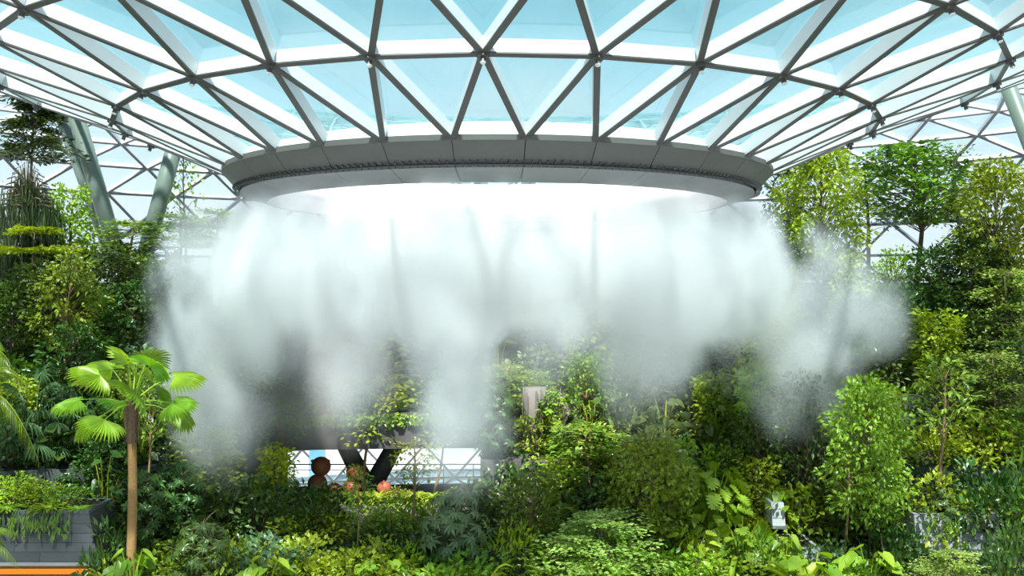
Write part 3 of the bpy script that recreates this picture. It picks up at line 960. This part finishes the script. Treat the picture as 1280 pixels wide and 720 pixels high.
mb = MB(); a = at(387, 545, 96); b = at(406, 605, 96); box(mb, a[0], b[0], 95.95, 96.05, b[2], a[2]); into(bn, mb, 'cloth', M_BLUE)
mb = MB()
for x in (a[0], b[0]): tube(mb, [(x, 96, -22.5), (x, 96, a[2] + .1)], [.06, .05], 8)
tube(mb, [(a[0], 96, a[2] + .05), (b[0], 96, a[2] + .05)], [.05, .05], 8)
into(bn, mb, 'frame', M_RAIL)
# pale streaked pillars draped with roots behind the mist
for px, ptop, pbot, w, d, lab in ((668, 484, 600, 30, 43.6, 'pale streaked pillar draped with hanging roots behind the mist, right of centre'),
                             (715, 505, 560, 22, 45.6, 'short pale trunk stump hung with vines beneath the mist'),
                             (690, 340, 480, 12, 53.6, 'thin pale pole standing behind the mist, right of centre')):
    a = at(px, ptop, d); x = a[0]; zf = ground_z(3 if d > 46 else 2, x) if d < 50 else TZ[4]
    if px == 668: zf = TZ[2]
    t = tag(empty('rooted_pillar', (x, d, zf)), lab, 'pillar')
    r = w * d / F / 2
    mb = MB(); tube(mb, [(x, d, zf), (x + .03, d, (zf + a[2]) / 2), (x, d, a[2])], [r * 1.1, r * .9, r], 12); into(t, mb, 'shaft', M_ROOT, True)
    mb = MB()
    for i in range(14):
        th = RNG.uniform(PI, 2 * PI); q = np.array([x + r * 1.05 * math.cos(th), d + r * 1.05 * math.sin(th), 0])
        z0 = a[2] - RNG.uniform(0, .4); z1 = max(zf + .1, z0 - RNG.uniform(.8, 3))
        tube(mb, [q + (0, 0, z0), q + (RNG.uniform(-.05, .05), -.03, (z0 + z1) / 2), q + (0, -.02, z1)], [.03, .025, .01], 5)
    into(t, mb, 'hanging_roots', M_ROOT)

# ------------------------------------------------------------------ planting
SPECS = []     # (template, location, sx, sz, rz, label or None, group, px, py_top, zone key)
def spot(px, i, frac):
    y = FR[i] + frac * (FR[i + 1] - FR[i])
    for _ in range(6):
        x = (px - 640) * y / F
        y = FR[i] + frac * (FR[i + 1] - FR[i]) - CURVE * x * x
    return x, y
def plant(tp, px, top, i, frac=.45, w=None, label=None, zb=None, depth=None, rz=None):
    kind, cat, parts, h, r = TPL[tp]
    if depth is None: x, y = spot(px, i, frac)
    else: y = depth; x = (px - 640) * y / F
    z = ground_z(i, x) if zb is None else zb
    sz = ((360 - top) * y / F - z) / h
    if sz < .15: return
    sx = (w * y / F / 2) / r if w else sz
    SPECS.append(dict(t=tp, loc=(x, y, z), sx=sx, sz=sz, rz=RNG.uniform(0, 2 * PI) if rz is None else rz, label=label, px=px, top=top, ter=i))

# --- the plants that stand out in the photograph
K = plant
# top left
K('layerd', 34, 110, 5, .85, 100, 'slim dark tree with flat tiers of foliage at the top left edge')
K('weep', 34, 205, 4, .75, 82, 'dark weeping tree with drooping strands below the tiered tree at left')
K('column', 88, 236, 5, .15, 62, 'yellow-green columnar shrub right of the weeping tree')
K('layerl', 40, 282, 4, .30, 130, 'bright lime tree with flat spreading tiers at the left edge')
K('airy', 228, 186, 5, .97, 64, 'narrow airy tree in front of the right-leaning column, left of the mist')
K('layerm', 160, 276, 5, .05, 120, 'green layered tree covering the feet of the leaning columns')
K('layerm', 225, 268, 5, .30, 100, 'green layered tree at the upper left edge of the mist')
K('layerm', 268, 262, 5, .5, 90, 'green layered tree veiled by mist just below the ring, left side')
K('treed', 55, 330, 3, .6, 130, 'dark glossy tree beneath the lime tiered tree at left')
K('treem', 82, 322, 3, .2, 110, 'broadleaf tree with a visible brown trunk, left of the fan palm')
K('treed', 150, 318, 4, .2, 130, 'dark glossy tree above the fan palm, left of the mist')
K('treed', 205, 330, 3, .7, 110, 'dark glossy tree touching the left side of the mist')
K('feather', -26, 400, 1, .5, 130, 'feather palm with arching fronds reaching in at the left edge')
K('feather', -22, 640, 0, .25, 90, 'low feather palm tip at the bottom left corner')
K('fanc', 40, 455, 2, .3, 120, 'dark grey clump of fan-shaped leaves by the left edge')
K('fanc', 95, 478, 2, .5, 110, 'grey-green clump of fan-shaped leaves left of the palm trunk')
K('fan', 165, 462, 0, .35, 175, 'tall fan palm with a tan trunk and bright splayed leaves')
K('slim', 180, 470, 1, .5, 70, 'thin-trunked tree standing just behind the fan palm')
for px, tp, top in ((14, 'shrubb', 590), (46, 'shrubb', 598), (80, 'shrubm', 602)):
    K(tp, px, top, 0, .4, 70, None, zb=-8.2, depth=36.0)
K('fern', 8, 628, 0, .4, 60, 'hanging fern spilling over the left end of the dark planter', zb=-8.2, depth=35.0)
K('strap', 62, 626, 0, .4, 60, 'strap-leaved plant spilling over the middle of the dark planter', zb=-8.2, depth=35.1)
K('fern', 98, 632, 0, .4, 45, 'fern at the right end of the dark planter', zb=-8.2, depth=35.1)
K('heart', 165, 672, 0, .15, 85, 'bright heart-leaved plant at the foot of the fan palm', rz=1.)
K('strap', 132, 682, 0, .3, 60, 'strap-leaved plant between dark planter and palm foot')
K('scheffd', 252, 643, 0, .35, 130, 'dark glossy umbrella plant right of the palm foot')
K('shrubm', 215, 588, 1, .4, 110, 'mid-green shrub above the dark umbrella plant')
K('shrubg', 270, 592, 1, .5, 110, 'grey-green shrub behind the dark umbrella plant')
K('shrubd', 320, 590, 1, .5, 100, 'dark shrub left of the ball figures, under the mist')
K('heartd', 130, 560, 1, .5, 90, 'dark heart-leaved plant above the right end of the dark planter')
K('column', 345, 560, 2, .1, 60, 'dark bushy column at the left end of the walkway')
# bottom centre
K('shrubl', 392, 632, 1, .15, 100, 'lime shrub right below the ball figures')
K('shrubb', 370, 668, 0, .5, 100, 'bright green shrub below the lime shrub, left of the thin trunk')
K('shrubb', 430, 690, 0, .2, 110, 'low bright shrub at the bottom edge beside the thin trunk')
for q, px in enumerate(range(376, 572, 24)):
    K(('fern', 'strap', 'shrubm')[q % 3], px, 607 + (q * 7) % 5, 1, .5, 52 if q % 3 < 2 else 40, None, depth=45.2)
K('shrubd', 1232, 566, 1, .15, 110, 'dark shrub above the pale layered tree at the right edge')
K('shrubm', 1278, 560, 1, .2, 110, 'mid-green shrub at the right edge below the olive trees')
K('slim', 443, 585, 0, .6, 50, 'tree with a thin pale trunk in front of the V column', rz=2.)
K('slimb', 515, 552, 1, .1, 72, 'thin pale-trunked tree before the railing under the mist')
K('shrubm', 478, 640, 1, .1, 90, 'mid-green shrub behind the two thin trunks')
K('shrubl', 500, 668, 0, .5, 90, 'lime shrub left of the pale umbrella plant')
K('fern', 480, 676, 0, .1, 80, 'fern at the bottom edge left of the pale umbrella plant')
K('scheffg', 568, 604, 0, .45, 105, 'tall pale grey umbrella plant at bottom centre under the mist')
K('treem', 662, 588, 0, .75, 110, 'yellow-green small tree right of the pale umbrella plant')
K('shrubl', 640, 640, 0, .55, 90, 'lime shrub between the pale umbrella plant and the flat tiered tree')
K('layer', 755, 645, 0, .15, 190, 'pale green tree with broad flat tiers at the bottom edge')
K('layerm', 735, 533, 1, .35, 165, 'layered tree with a straight brown trunk above the pale tiered tree')
K('tallb', 815, 545, 0, .8, 130, 'dense leafy tree with a grey trunk right of the pale tiered tree')
K('monst', 893, 572, 1, .1, 110, 'split-leaf plant with large pale leaves right of the dense tree')
K('monst', 930, 640, 0, .5, 120, 'split-leaf plant with big leaves low, right of centre')
K('monst', 868, 652, 0, .55, 90, 'split-leaf plant partly behind the bottom paddle leaves')
K('paddle', 1000, 690, 0, .12, 110, 'bright paddle-leaved plant at the bottom edge right of centre')
K('strap', 910, 682, 0, .05, 90, 'bright strap-leaved plant at the bottom edge below the split leaves')
K('strap', 600, 684, 0, .05, 90, 'strap-leaved plant at the bottom edge under the pale umbrella plant')
K('shrubb', 555, 700, 0, .05, 110, 'bright low shrub along the bottom edge at centre')
K('fern', 690, 676, 0, .1, 90, 'fern along the bottom edge left of the pale tiered tree')
# right
K('tall', 1150, 180, 5, .55, 180, 'tallest broad-crowned tree on the right with a long straight trunk')
K('tallb', 1025, 186, 4, .6, 130, 'bright tree beside the right end of the ring')
K('treed', 985, 206, 5, .3, 70, 'dark tree tucked against the right end of the ring')
K('tallb', 1245, 205, 4, .3, 130, 'bright yellow-green tree at the upper right edge')
K('sparse', 1085, 190, 5, .55, 120, 'open-branched tree behind, between the two bright trees at right')
K('sparse', 1200, 180, 5, .6, 110, 'open-branched tree behind the tallest tree, its right side')
K('treed', 1215, 300, 4, .1, 120, 'dark tree below the bright tree at the right edge')
K('layero', 1258, 335, 3, .4, 120, 'olive layered tree at the right edge halfway up')
K('layero', 1245, 440, 2, .4, 130, 'olive layered tree at the right edge, lower of two')
K('slim', 1170, 450, 1, .55, 105, 'slender tree with a thin pale trunk above the pale planter')
K('shrubb', 1170, 583, 1, .25, 110, 'bright shrub at the trunk foot above the pale planter')
K('tallb', 1085, 478, 0, .8, 130, 'dense many-leaved tree left of the pale planter')
K('slim', 1052, 560, 0, .7, 85, 'slim dark-trunked tree with big leaves left of the dense tree')
K('treed', 1010, 470, 1, .5, 110, 'dark tree in the lower right edge of the mist')
K('layer', 1232, 618, 0, .3, 150, 'pale layered tree overhanging the pale planter', zb=-8.75, depth=37.2)
K('shrubm', 945, 640, 0, .35, 70, 'mid-green shrub left of the small concrete block')
K('heart', 978, 650, 0, .45, 75, 'bright heart-leaved plant before the small concrete block')
K('shrubd', 140, 640, 0, .5, 80, 'dark shrub against the right end of the dark planter')
K('layer', 1188, 690, 0, .1, 110, 'pale layered tree at the bottom right below the pale planter')
K('heart', 985, 590, 1, .2, 80, 'heart-leaved plant above the small concrete block')
K('shrubd', 1262, 645, 0, .2, 80, 'dark shrub in the bottom right corner')
K('shrubd', 1120, 640, 0, .5, 90, 'dark shrub against the left end of the pale planter')
K('shrubm', 1080, 690, 0, .1, 90, 'mid-green shrub at the bottom edge left of the pale planter')
K('fern', 1160, 640, 0, .3, 50, 'fern hanging over the left end of the pale planter', zb=-8.7, depth=36.7)
K('slim', 960, 440, 2, .4, 80, 'slender tall tree behind the right mist plume')
K('sparse', 908, 395, 3, .4, 110, 'open dark tree with a tall bare trunk in the right mist')
# behind the mist
K('slimb', 458, 508, 1, .5, 90, 'slender tree whose crown hides the top of the V column', depth=46.6)
K('slim', 352, 505, 1, .5, 80, 'slender tree left of the ball figures under the mist', depth=44.5)
K('slim', 545, 515, 1, .5, 80, 'slender tree before the bright glass right of the V column', depth=46.0)
K('vine', 505, 398, 3, .3, 60, 'bright climber hanging in a narrow column behind the mist')
K('treed', 360, 372, 3, .5, 110, 'dark tree faintly visible through the left of the mist')
K('treed', 505, 335, 4, .4, 110, 'dark tree above the bright climber behind the mist')
K('treem', 430, 470, 3, .3, 130, 'tree above the walkway slab veiled by mist, left of centre')
K('treed', 560, 380, 4, .4, 100, 'dark tree behind the thickest centre of the mist')
K('treed', 725, 345, 4, .4, 110, 'dark tree in the gap of the mist right of centre')
K('scheffg', 660, 435, 4, .1, 55, 'grey umbrella plant beside the thin pale pole behind the mist')
K('treed', 790, 330, 4, .5, 110, 'dark tree through the right half of the mist')
K('layerd', 745, 415, 3, .4, 90, 'dark tiered tree behind the mist near the thin pole')
K('treem', 850, 400, 3, .4, 120, 'mid-green tree behind the right mist plume')
K('vined', 690, 486, 2, .2, 40, 'green climber on the pale streaked pillar')

# --- the thicket between them
HIDDEN = {91, 243, 80, 90, 97, 98, 6, 58, 84, 164, 205, 208, 52, 53, 54, 77, 78, 82, 83, 86, 87, 137, 221, 222, 244, 14, 21}
n_fill = 0
rf = random.Random(11)
FILL = [  # terrace, number, templates
    (0, 27, ['shrubm', 'shrubb', 'shrubl', 'fern', 'heart', 'shrubl', 'strap', 'shrubb', 'shrubm', 'shrubb']),
    (0, 24, ['shrubm', 'shrubb', 'heartd', 'shrubg', 'shrubl', 'shrubd', 'shrubb', 'shrubm', 'shrubg']),
    (1, 25, ['shrubd', 'shrubm', 'heartd', 'column', 'shrubg', 'shrubb', 'treem', 'scheffd', 'shrubd', 'shrubb']),
    (1, 22, ['shrubd', 'treem', 'shrubm', 'treed', 'column', 'vined', 'shrubd', 'shrubg']),
    (2, 24, ['shrubd', 'shrubm', 'column', 'heartd', 'shrubd', 'shrubg', 'shrubb', 'scheffd']),
    (2, 18, ['treed', 'treem', 'shrubd', 'treed', 'layerm', 'vined', 'column']),
    (3, 24, ['shrubd', 'shrubm', 'heartd', 'shrubd', 'column', 'shrubb', 'shrubg']),
    (3, 18, ['treed', 'treem', 'treed', 'shrubd', 'layero', 'vined']),
    (4, 24, ['shrubd', 'shrubm', 'shrubd', 'column', 'shrubb', 'shrubg', 'heartd']),
    (4, 14, ['treed', 'treem', 'shrubd', 'treed', 'layerm']),
    (5, 24, ['shrubd', 'shrubm', 'shrubb', 'shrubd', 'column']),
]
for row, (i, n, kinds) in enumerate(FILL):
    for q in range(n):
        px = -25 + 1330 * (q + rf.uniform(.1, .9)) / n
        tp = rf.choice(kinds)
        frac = rf.uniform(.1, .4) if row % 2 == 0 else rf.uniform(.5, .88)
        x, y = spot(px, i, frac)
        s = rf.uniform(.85, 1.3)
        ok = True
        if in_gap(x) and i == 2: ok = False                       # the open walkway
        if in_gap(x) and i == 1 and frac > .3: s *= .55; tp = rf.choice(['shrubm', 'shrubb', 'fern'])
        if in_gap(x) and i == 1 and tp in ('treem', 'treed', 'vined', 'column'): tp = 'shrubm'; s = .7
        if i == 0 and (px < 130 or 1100 < px < 1290):             # keep the planter fronts in view
            if y < 36.8: ok = False
            else: s = min(s, .9); tp = rf.choice(['shrubd', 'heartd'])
        if i == 0 and 140 < px < 195 and frac < .4: ok = False
        if i == 5 and (960 < px < 1150 and tp == 'column'): tp = 'shrubd'
        if i == 5: s *= .85
        if tp in ('treed', 'treem', 'layerm', 'layero', 'vined'): s *= {0: .5, 1: .62, 2: .72, 3: .72, 4: .62}.get(i, .5)
        n_fill += 1
        rz = rf.uniform(0, 2 * PI); asp = rf.uniform(.9, 1.25)
        if not ok or n_fill in HIDDEN: continue
        z = ground_z(i, x)
        h = TPL[tp][3]
        SPECS.append(dict(t=tp, loc=(x, y, z), sx=s * asp, sz=s, rz=rz, label=None, px=px, top=360 - F * (z + h * s) / y, ter=i, fill=n_fill))

LOOK = dict(shrubm='mid-green leafy shrub', shrubb='bright green leafy shrub', shrubl='lime leafy shrub', shrubd='dark glossy shrub', shrubg='grey-green shrub',
            column='columnar bright shrub', heartd='dark heart-leaved plant', heart='bright heart-leaved plant', treed='dark glossy tree', treem='small brown-trunked tree',
            fern='green fern', strap='strap-leaved plant', scheffd='dark umbrella plant', scheffg='grey umbrella plant', monst='split-leaf plant', vined='green hanging vine',
            layerm='green layered tree', layero='olive layered tree')
ORD = ['first', 'second', 'third', 'fourth', 'fifth', 'sixth', 'seventh', 'eighth', 'ninth', 'tenth', 'eleventh', 'twelfth', 'thirteenth', 'fourteenth', 'fifteenth', 'sixteenth', 'seventeenth', 'eighteenth']
def zone(s):
    side = 'left of mist' if s['px'] < 215 else ('right of mist' if s['px'] > 1040 else ('under the mist' if s['ter'] < 2 else 'behind the mist'))
    band = {0: 'at the bottom edge', 1: 'low on the slope', 2: 'at mid slope', 3: 'above mid slope', 4: 'high on the slope', 5: 'atop the slope'}[s['ter']]
    return band + ' ' + side
groups = {}
for s in SPECS:
    if s['label'] is None: groups.setdefault((s['t'], zone(s)), []).append(s)
for (tp, zn), L in groups.items():
    L.sort(key=lambda s: s['px'])
    for n, s in enumerate(L):
        side = 'from left, ' if len(L) > 1 else ''
        nth = '' if len(L) == 1 else ('leftmost ' if n == 0 else ('rightmost ' if n == len(L) - 1 else ORD[n] + ' '))
        if n in (0, len(L) - 1): side = ''
        s['label'] = ('%s%s %s%s' % (nth, LOOK[tp], side, zn)) if len(L) > 1 else 'single %s %s' % (LOOK[tp], zn)
GROUPNAME = dict(tree='trees on the terraced hillside', shrub='shrubs on the terraced hillside', plant='big-leaved plants on the terraced hillside', fern='ferns on the terraced hillside',
                 vine='climbing vines on the hillside', palm='palms on the terraced hillside')
for s in SPECS:
    kind, cat, parts, h, r = TPL[s['t']]
    o = empty(kind, s['loc'], s['rz'])
    o.scale = (s['sx'], s['sx'], s['sz'])
    tag(o, s['label'], cat, GROUPNAME[cat])
    if 'fill' in s: o['row_index'] = s['fill']
    for pn, me in parts:
        link(bpy.data.objects.new(pn, me), o)

# creepers covering terrace fronts and tops: nobody could count the leaves
for i in range(1, 6):
    mb = MB()
    n = 9500
    x = RNG.uniform(-32, 32, n)
    face = RNG.uniform(0, 1, n) < .5
    z1 = np.array([ground_z(i, xx) for xx in x])
    zl = np.array([TZ[i - 1] if i else TZ[0] - 1.2] * n)
    y = FR[i] - CURVE * x * x
    keep = ~((np.abs(x - sum(GAP) / 2) < (GAP[1] - GAP[0]) / 2) & (i in (2,)))
    if i == 3: zl = np.where((x > GAP[0]) & (x < GAP[1]), -6.6, zl)
    yy = np.where(face, y - RNG.uniform(.02, .22, n), y + RNG.uniform(0, 1, n) ** 1.4 * (FR[i + 1] - FR[i]))
    if i == 1: yy = np.where((x > GAP[0]) & (x < GAP[1]) & ~face, y + RNG.uniform(0, 1, n) * 8, yy)
    zz = np.where(face, zl + (z1 - zl) * RNG.uniform(0, 1, n) ** .7, z1 + RNG.uniform(.02, .35, n))
    C = np.stack([x, yy, zz], 1)[keep]; fc = face[keep]
    m = len(C)
    Dr = RNG.normal(size=(m, 3)) * .6; Dr[fc] += np.array([0, -.6, -.9]); Dr[~fc] += np.array([0, -.3, .4])
    Up = RNG.normal(size=(m, 3)) * .4; Up[fc] += np.array([0, -1, .6]); Up[~fc] += np.array([0, -.2, 1])
    put_leaves(mb, 'wide', C, Dr, Up, .24 * RNG.uniform(.6, 1.4, m))
    tag(mb.build('creeper_foliage', G['mid' if i % 2 else 'dark']), 'green creeper leaves matted over the %s terrace' % LV[i], 'creeper', None, 'stuff')
# roots and trailing stems hanging down the planter fronts
def hanging(px0, px1, d, ztop, n, label):
    mb = MB()
    for _ in range(n):
        u = RNG.uniform(px0, px1); x = (u - 640) * d / F; L = RNG.uniform(.35, 1.05)
        tube(mb, [(x, d + .28, ztop + .05), (x + .02, d + .05, ztop - .1), (x + RNG.uniform(-.1, .1), d - .03, ztop - L)], [.018, .015, .01], 4)
        m = 7; t = RNG.uniform(.1, 1, m)
        C = np.stack([x + RNG.normal(size=m) * .05, np.full(m, d - .06), ztop - t * L], 1)
        put_leaves(mb, 'narrow', C, np.stack([RNG.normal(size=m) * .4, -.3 * np.ones(m), -np.ones(m)], 1), np.tile([0, -1., .3], (m, 1)), RNG.uniform(.15, .3, m))
    tag(mb.build('trailing_foliage', G['mid']), label, 'trailing plant', None, 'stuff')
hanging(-20, 85, 34.4, -8.12, 34, 'thin green stems trailing down the dark planter front')
hanging(1150, 1240, 36.0, -8.62, 16, 'thin green stems trailing down the pale planter front')

# ------------------------------------------------------------------ mist
def mistmat(name, dens, curtain=False, nlo=.40, nhi=.62, nscale=1.6):
    m = bpy.data.materials.new(name); m.use_nodes = True
    nt = m.node_tree; N, L = nt.nodes, nt.links; N.clear()
    out = N.new('ShaderNodeOutputMaterial')
    tc = N.new('ShaderNodeTexCoord'); oi = N.new('ShaderNodeObjectInfo')
    def math_(op, a=None, b=None, clamp=False):
        n = N.new('ShaderNodeMath'); n.operation = op; n.use_clamp = clamp
        for k, q in enumerate((a, b)):
            if q is None: continue
            if isinstance(q, (int, float)): n.inputs[k].default_value = q
            else: L.new(q, n.inputs[k])
        return n.outputs[0]
    off = N.new('ShaderNodeVectorMath'); off.operation = 'MULTIPLY_ADD'
    geo = N.new('ShaderNodeNewGeometry')
    off.inputs[1].default_value = (.30, .30, .19)
    L.new(geo.outputs['Position'], off.inputs[0]); L.new(oi.outputs['Random'], off.inputs[2])
    no = N.new('ShaderNodeTexNoise'); no.inputs['Scale'].default_value = nscale; no.inputs['Detail'].default_value = 5.5
    no.inputs['Roughness'].default_value = .55; no.inputs['Distortion'].default_value = .4
    L.new(off.outputs[0], no.inputs['Vector'])
    # soft fall-off from the core of the plume to its edge, frayed by the noise
    if curtain:
        sx = N.new('ShaderNodeSeparateXYZ'); L.new(tc.outputs['Object'], sx.inputs[0])
        r = math_('SQRT', math_('ADD', math_('POWER', sx.outputs[0], 2.), math_('POWER', sx.outputs[1], 2.)))
        a = math_('DIVIDE', math_('SUBTRACT', r, curtain[0]), curtain[1]); z = math_('DIVIDE', sx.outputs[2], curtain[2])
        d = math_('SQRT', math_('ADD', math_('MULTIPLY', a, a), math_('MULTIPLY', z, z)))
    else:
        le = N.new('ShaderNodeVectorMath'); le.operation = 'LENGTH'; L.new(tc.outputs['Object'], le.inputs[0]); d = le.outputs['Value']
    dd = math_('ADD', d, math_('MULTIPLY', math_('SUBTRACT', no.outputs[0], .5), 2.3))
    mr = N.new('ShaderNodeMapRange'); mr.interpolation_type = 'SMOOTHSTEP'
    mr.inputs[1].default_value = .95; mr.inputs[2].default_value = .25; mr.inputs[3].default_value = 0; mr.inputs[4].default_value = 1
    L.new(dd, mr.inputs[0])
    edge = N.new('ShaderNodeMapRange'); edge.interpolation_type = 'SMOOTHSTEP'
    edge.inputs[1].default_value = .98; edge.inputs[2].default_value = .62; edge.inputs[3].default_value = 0; edge.inputs[4].default_value = 1
    L.new(d, edge.inputs[0])
    dn = math_('MULTIPLY', math_('MULTIPLY', mr.outputs[0], edge.outputs[0]), dens)
    vs = N.new('ShaderNodeVolumeScatter'); vs.inputs['Color'].default_value = (.945, .935, .985, 1); vs.inputs['Anisotropy'].default_value = .0
    L.new(dn, vs.inputs['Density'])
    L.new(vs.outputs[0], out.inputs['Volume'])
    return m

def ico(n=3):
    import bmesh
    bm = bmesh.new(); bmesh.ops.create_icosphere(bm, subdivisions=n, radius=1.0)
    V = np.array([v.co[:] for v in bm.verts]); Fc = [tuple(v.index for v in f.verts) for f in bm.faces]
    bm.free()
    return V, Fc
mist = tag(empty('mist', (CX, D, 0)), 'white mist pouring in plumes from the roof ring', 'mist', None, 'stuff')
M_M = {'s': mistmat('mist_dense', .55), 'm': mistmat('mist_medium', .34), 'l': mistmat('mist_thin', .22)}
IV, IF = ico(3)
def plume(px, top, bot, hw, d, den, deep=3.2):
    c = at(px, (top + bot) / 2, d); sz = (bot - top) / 2 * d / F; sx = hw * d / F
    mb = MB(); mb.add(IV, IF)
    me = mb.mesh('plume', M_M[den], True)
    o = link(bpy.data.objects.new('plume', me), mist)
    o.location = Vector(c) - mist.location
    o.scale = (sx * 1.12, deep, sz * 1.08)
    return o
plume(268, 222, 610, 92, 40, 's')
plume(348, 235, 500, 85, 34, 'm')
plume(440, 225, 575, 78, 32, 'm')
plume(575, 215, 625, 100, 31, 's')
plume(500, 215, 430, 110, 47, 'm')
plume(690, 215, 520, 95, 31, 'l')
plume(640, 225, 450, 230, 48, 'm', 4.0)
plume(420, 225, 400, 120, 44, 'm', 4.0)
plume(860, 225, 400, 130, 44, 'm', 4.0)
plume(760, 215, 440, 110, 46, 'm')
plume(805, 215, 560, 88, 33, 's')
plume(905, 225, 500, 90, 36, 's')
plume(1010, 262, 520, 100, 40, 's')
plume(1085, 310, 470, 60, 42, 'l')
plume(390, 300, 590, 120, 44, 'l')
plume(285, 430, 620, 75, 38, 'l')
plume(575, 430, 640, 85, 31, 'l')
plume(1000, 400, 570, 85, 39, 'l')
CR = (10.1, 2.2, 3.4)
mb = MB(); mseg, kseg = 72, 14
V = []; Fc = []
for i in range(mseg):
    th = 2 * PI * i / mseg
    for j in range(kseg):
        ph = 2 * PI * j / kseg
        r = CR[0] + CR[1] * math.cos(ph)
        V.append((r * math.cos(th), r * math.sin(th), CR[2] * math.sin(ph)))
for i in range(mseg):
    for j in range(kseg):
        i2, j2 = (i + 1) % mseg, (j + 1) % kseg
        Fc.append((i * kseg + j, i2 * kseg + j, i2 * kseg + j2, i * kseg + j2))
mb.add(V, Fc)
cu = mb.build('curtain', mistmat('mist_curtain', .85, CR), mist, True)
cu.location = (0, 0, .7)

# ------------------------------------------------------------------ light
w = bpy.data.worlds.new('sky'); SC.world = w; w.use_nodes = True
nt = w.node_tree; N, L = nt.nodes, nt.links; N.clear()
out = N.new('ShaderNodeOutputWorld'); bg = N.new('ShaderNodeBackground')
tc = N.new('ShaderNodeTexCoord'); sx = N.new('ShaderNodeSeparateXYZ'); L.new(tc.outputs['Generated'], sx.inputs[0])
cr = N.new('ShaderNodeValToRGB')
el = cr.color_ramp.elements
el[0].position = 0.0; el[0].color = (1.0, 1.08, 1.18, 1)
el[1].position = 1.0; el[1].color = (.16, .30, .48, 1)
for p_, c_ in ((.08, (.96, 1.06, 1.16, 1)), (.16, (.74, .95, 1.08, 1)), (.27, (.37, .70, .84, 1)), (.40, (.27, .54, .72, 1)), (.6, (.20, .40, .60, 1))):
    e = el.new(p_); e.color = c_
L.new(sx.outputs[2], cr.inputs[0])
no = N.new('ShaderNodeTexNoise'); no.inputs['Scale'].default_value = 3.2; no.inputs['Detail'].default_value = 6
mp = N.new('ShaderNodeMapping'); mp.inputs['Scale'].default_value = (1, 1, 2.6); L.new(tc.outputs['Generated'], mp.inputs[0]); L.new(mp.outputs[0], no.inputs['Vector'])
mr = N.new('ShaderNodeMapRange'); mr.inputs[1].default_value = .50; mr.inputs[2].default_value = .72; mr.inputs[4].default_value = .45
L.new(no.outputs[0], mr.inputs[0])
mx = N.new('ShaderNodeMix'); mx.data_type = 'RGBA'; mx.inputs[7].default_value = (.95, .98, 1.0, 1)
L.new(mr.outputs[0], mx.inputs[0]); L.new(cr.outputs[0], mx.inputs[6])
L.new(mx.outputs[2], bg.inputs[0]); bg.inputs[1].default_value = 1.0
L.new(bg.outputs[0], out.inputs[0])

sd = bpy.data.lights.new('sun', 'SUN'); sd.energy = 11.0; sd.angle = .05; sd.color = (1.0, .91, .85)
so = link(bpy.data.objects.new('sun', sd))
elv, azi = math.radians(60), math.radians(-4)      # from behind the camera
dirn = Vector((math.sin(azi) * math.cos(elv), -math.cos(azi) * math.cos(elv), math.sin(elv)))
so.rotation_euler = dirn.to_track_quat('Z', 'Y').to_euler()

cam = bpy.data.cameras.new('camera'); cam.sensor_width = 36; cam.lens = F / 1280 * 36; cam.clip_end = 2000; cam.clip_start = .1
co = link(bpy.data.objects.new('camera', cam)); co.rotation_euler = (PI / 2, 0, 0)
SC.camera = co
SC.view_settings.view_transform = 'Standard'; SC.view_settings.look = 'None'
SC.view_settings.exposure = 0; SC.view_settings.gamma = 1; SC.view_settings.use_curve_mapping = False
cy = SC.cycles
cy.use_denoising = True
cy.max_bounces = 10; cy.diffuse_bounces = 3; cy.glossy_bounces = 3; cy.transmission_bounces = 4; cy.volume_bounces = 4; cy.transparent_max_bounces = 40
cy.volume_step_rate = .35; cy.volume_max_steps = 256
cy.sample_clamp_indirect = 6
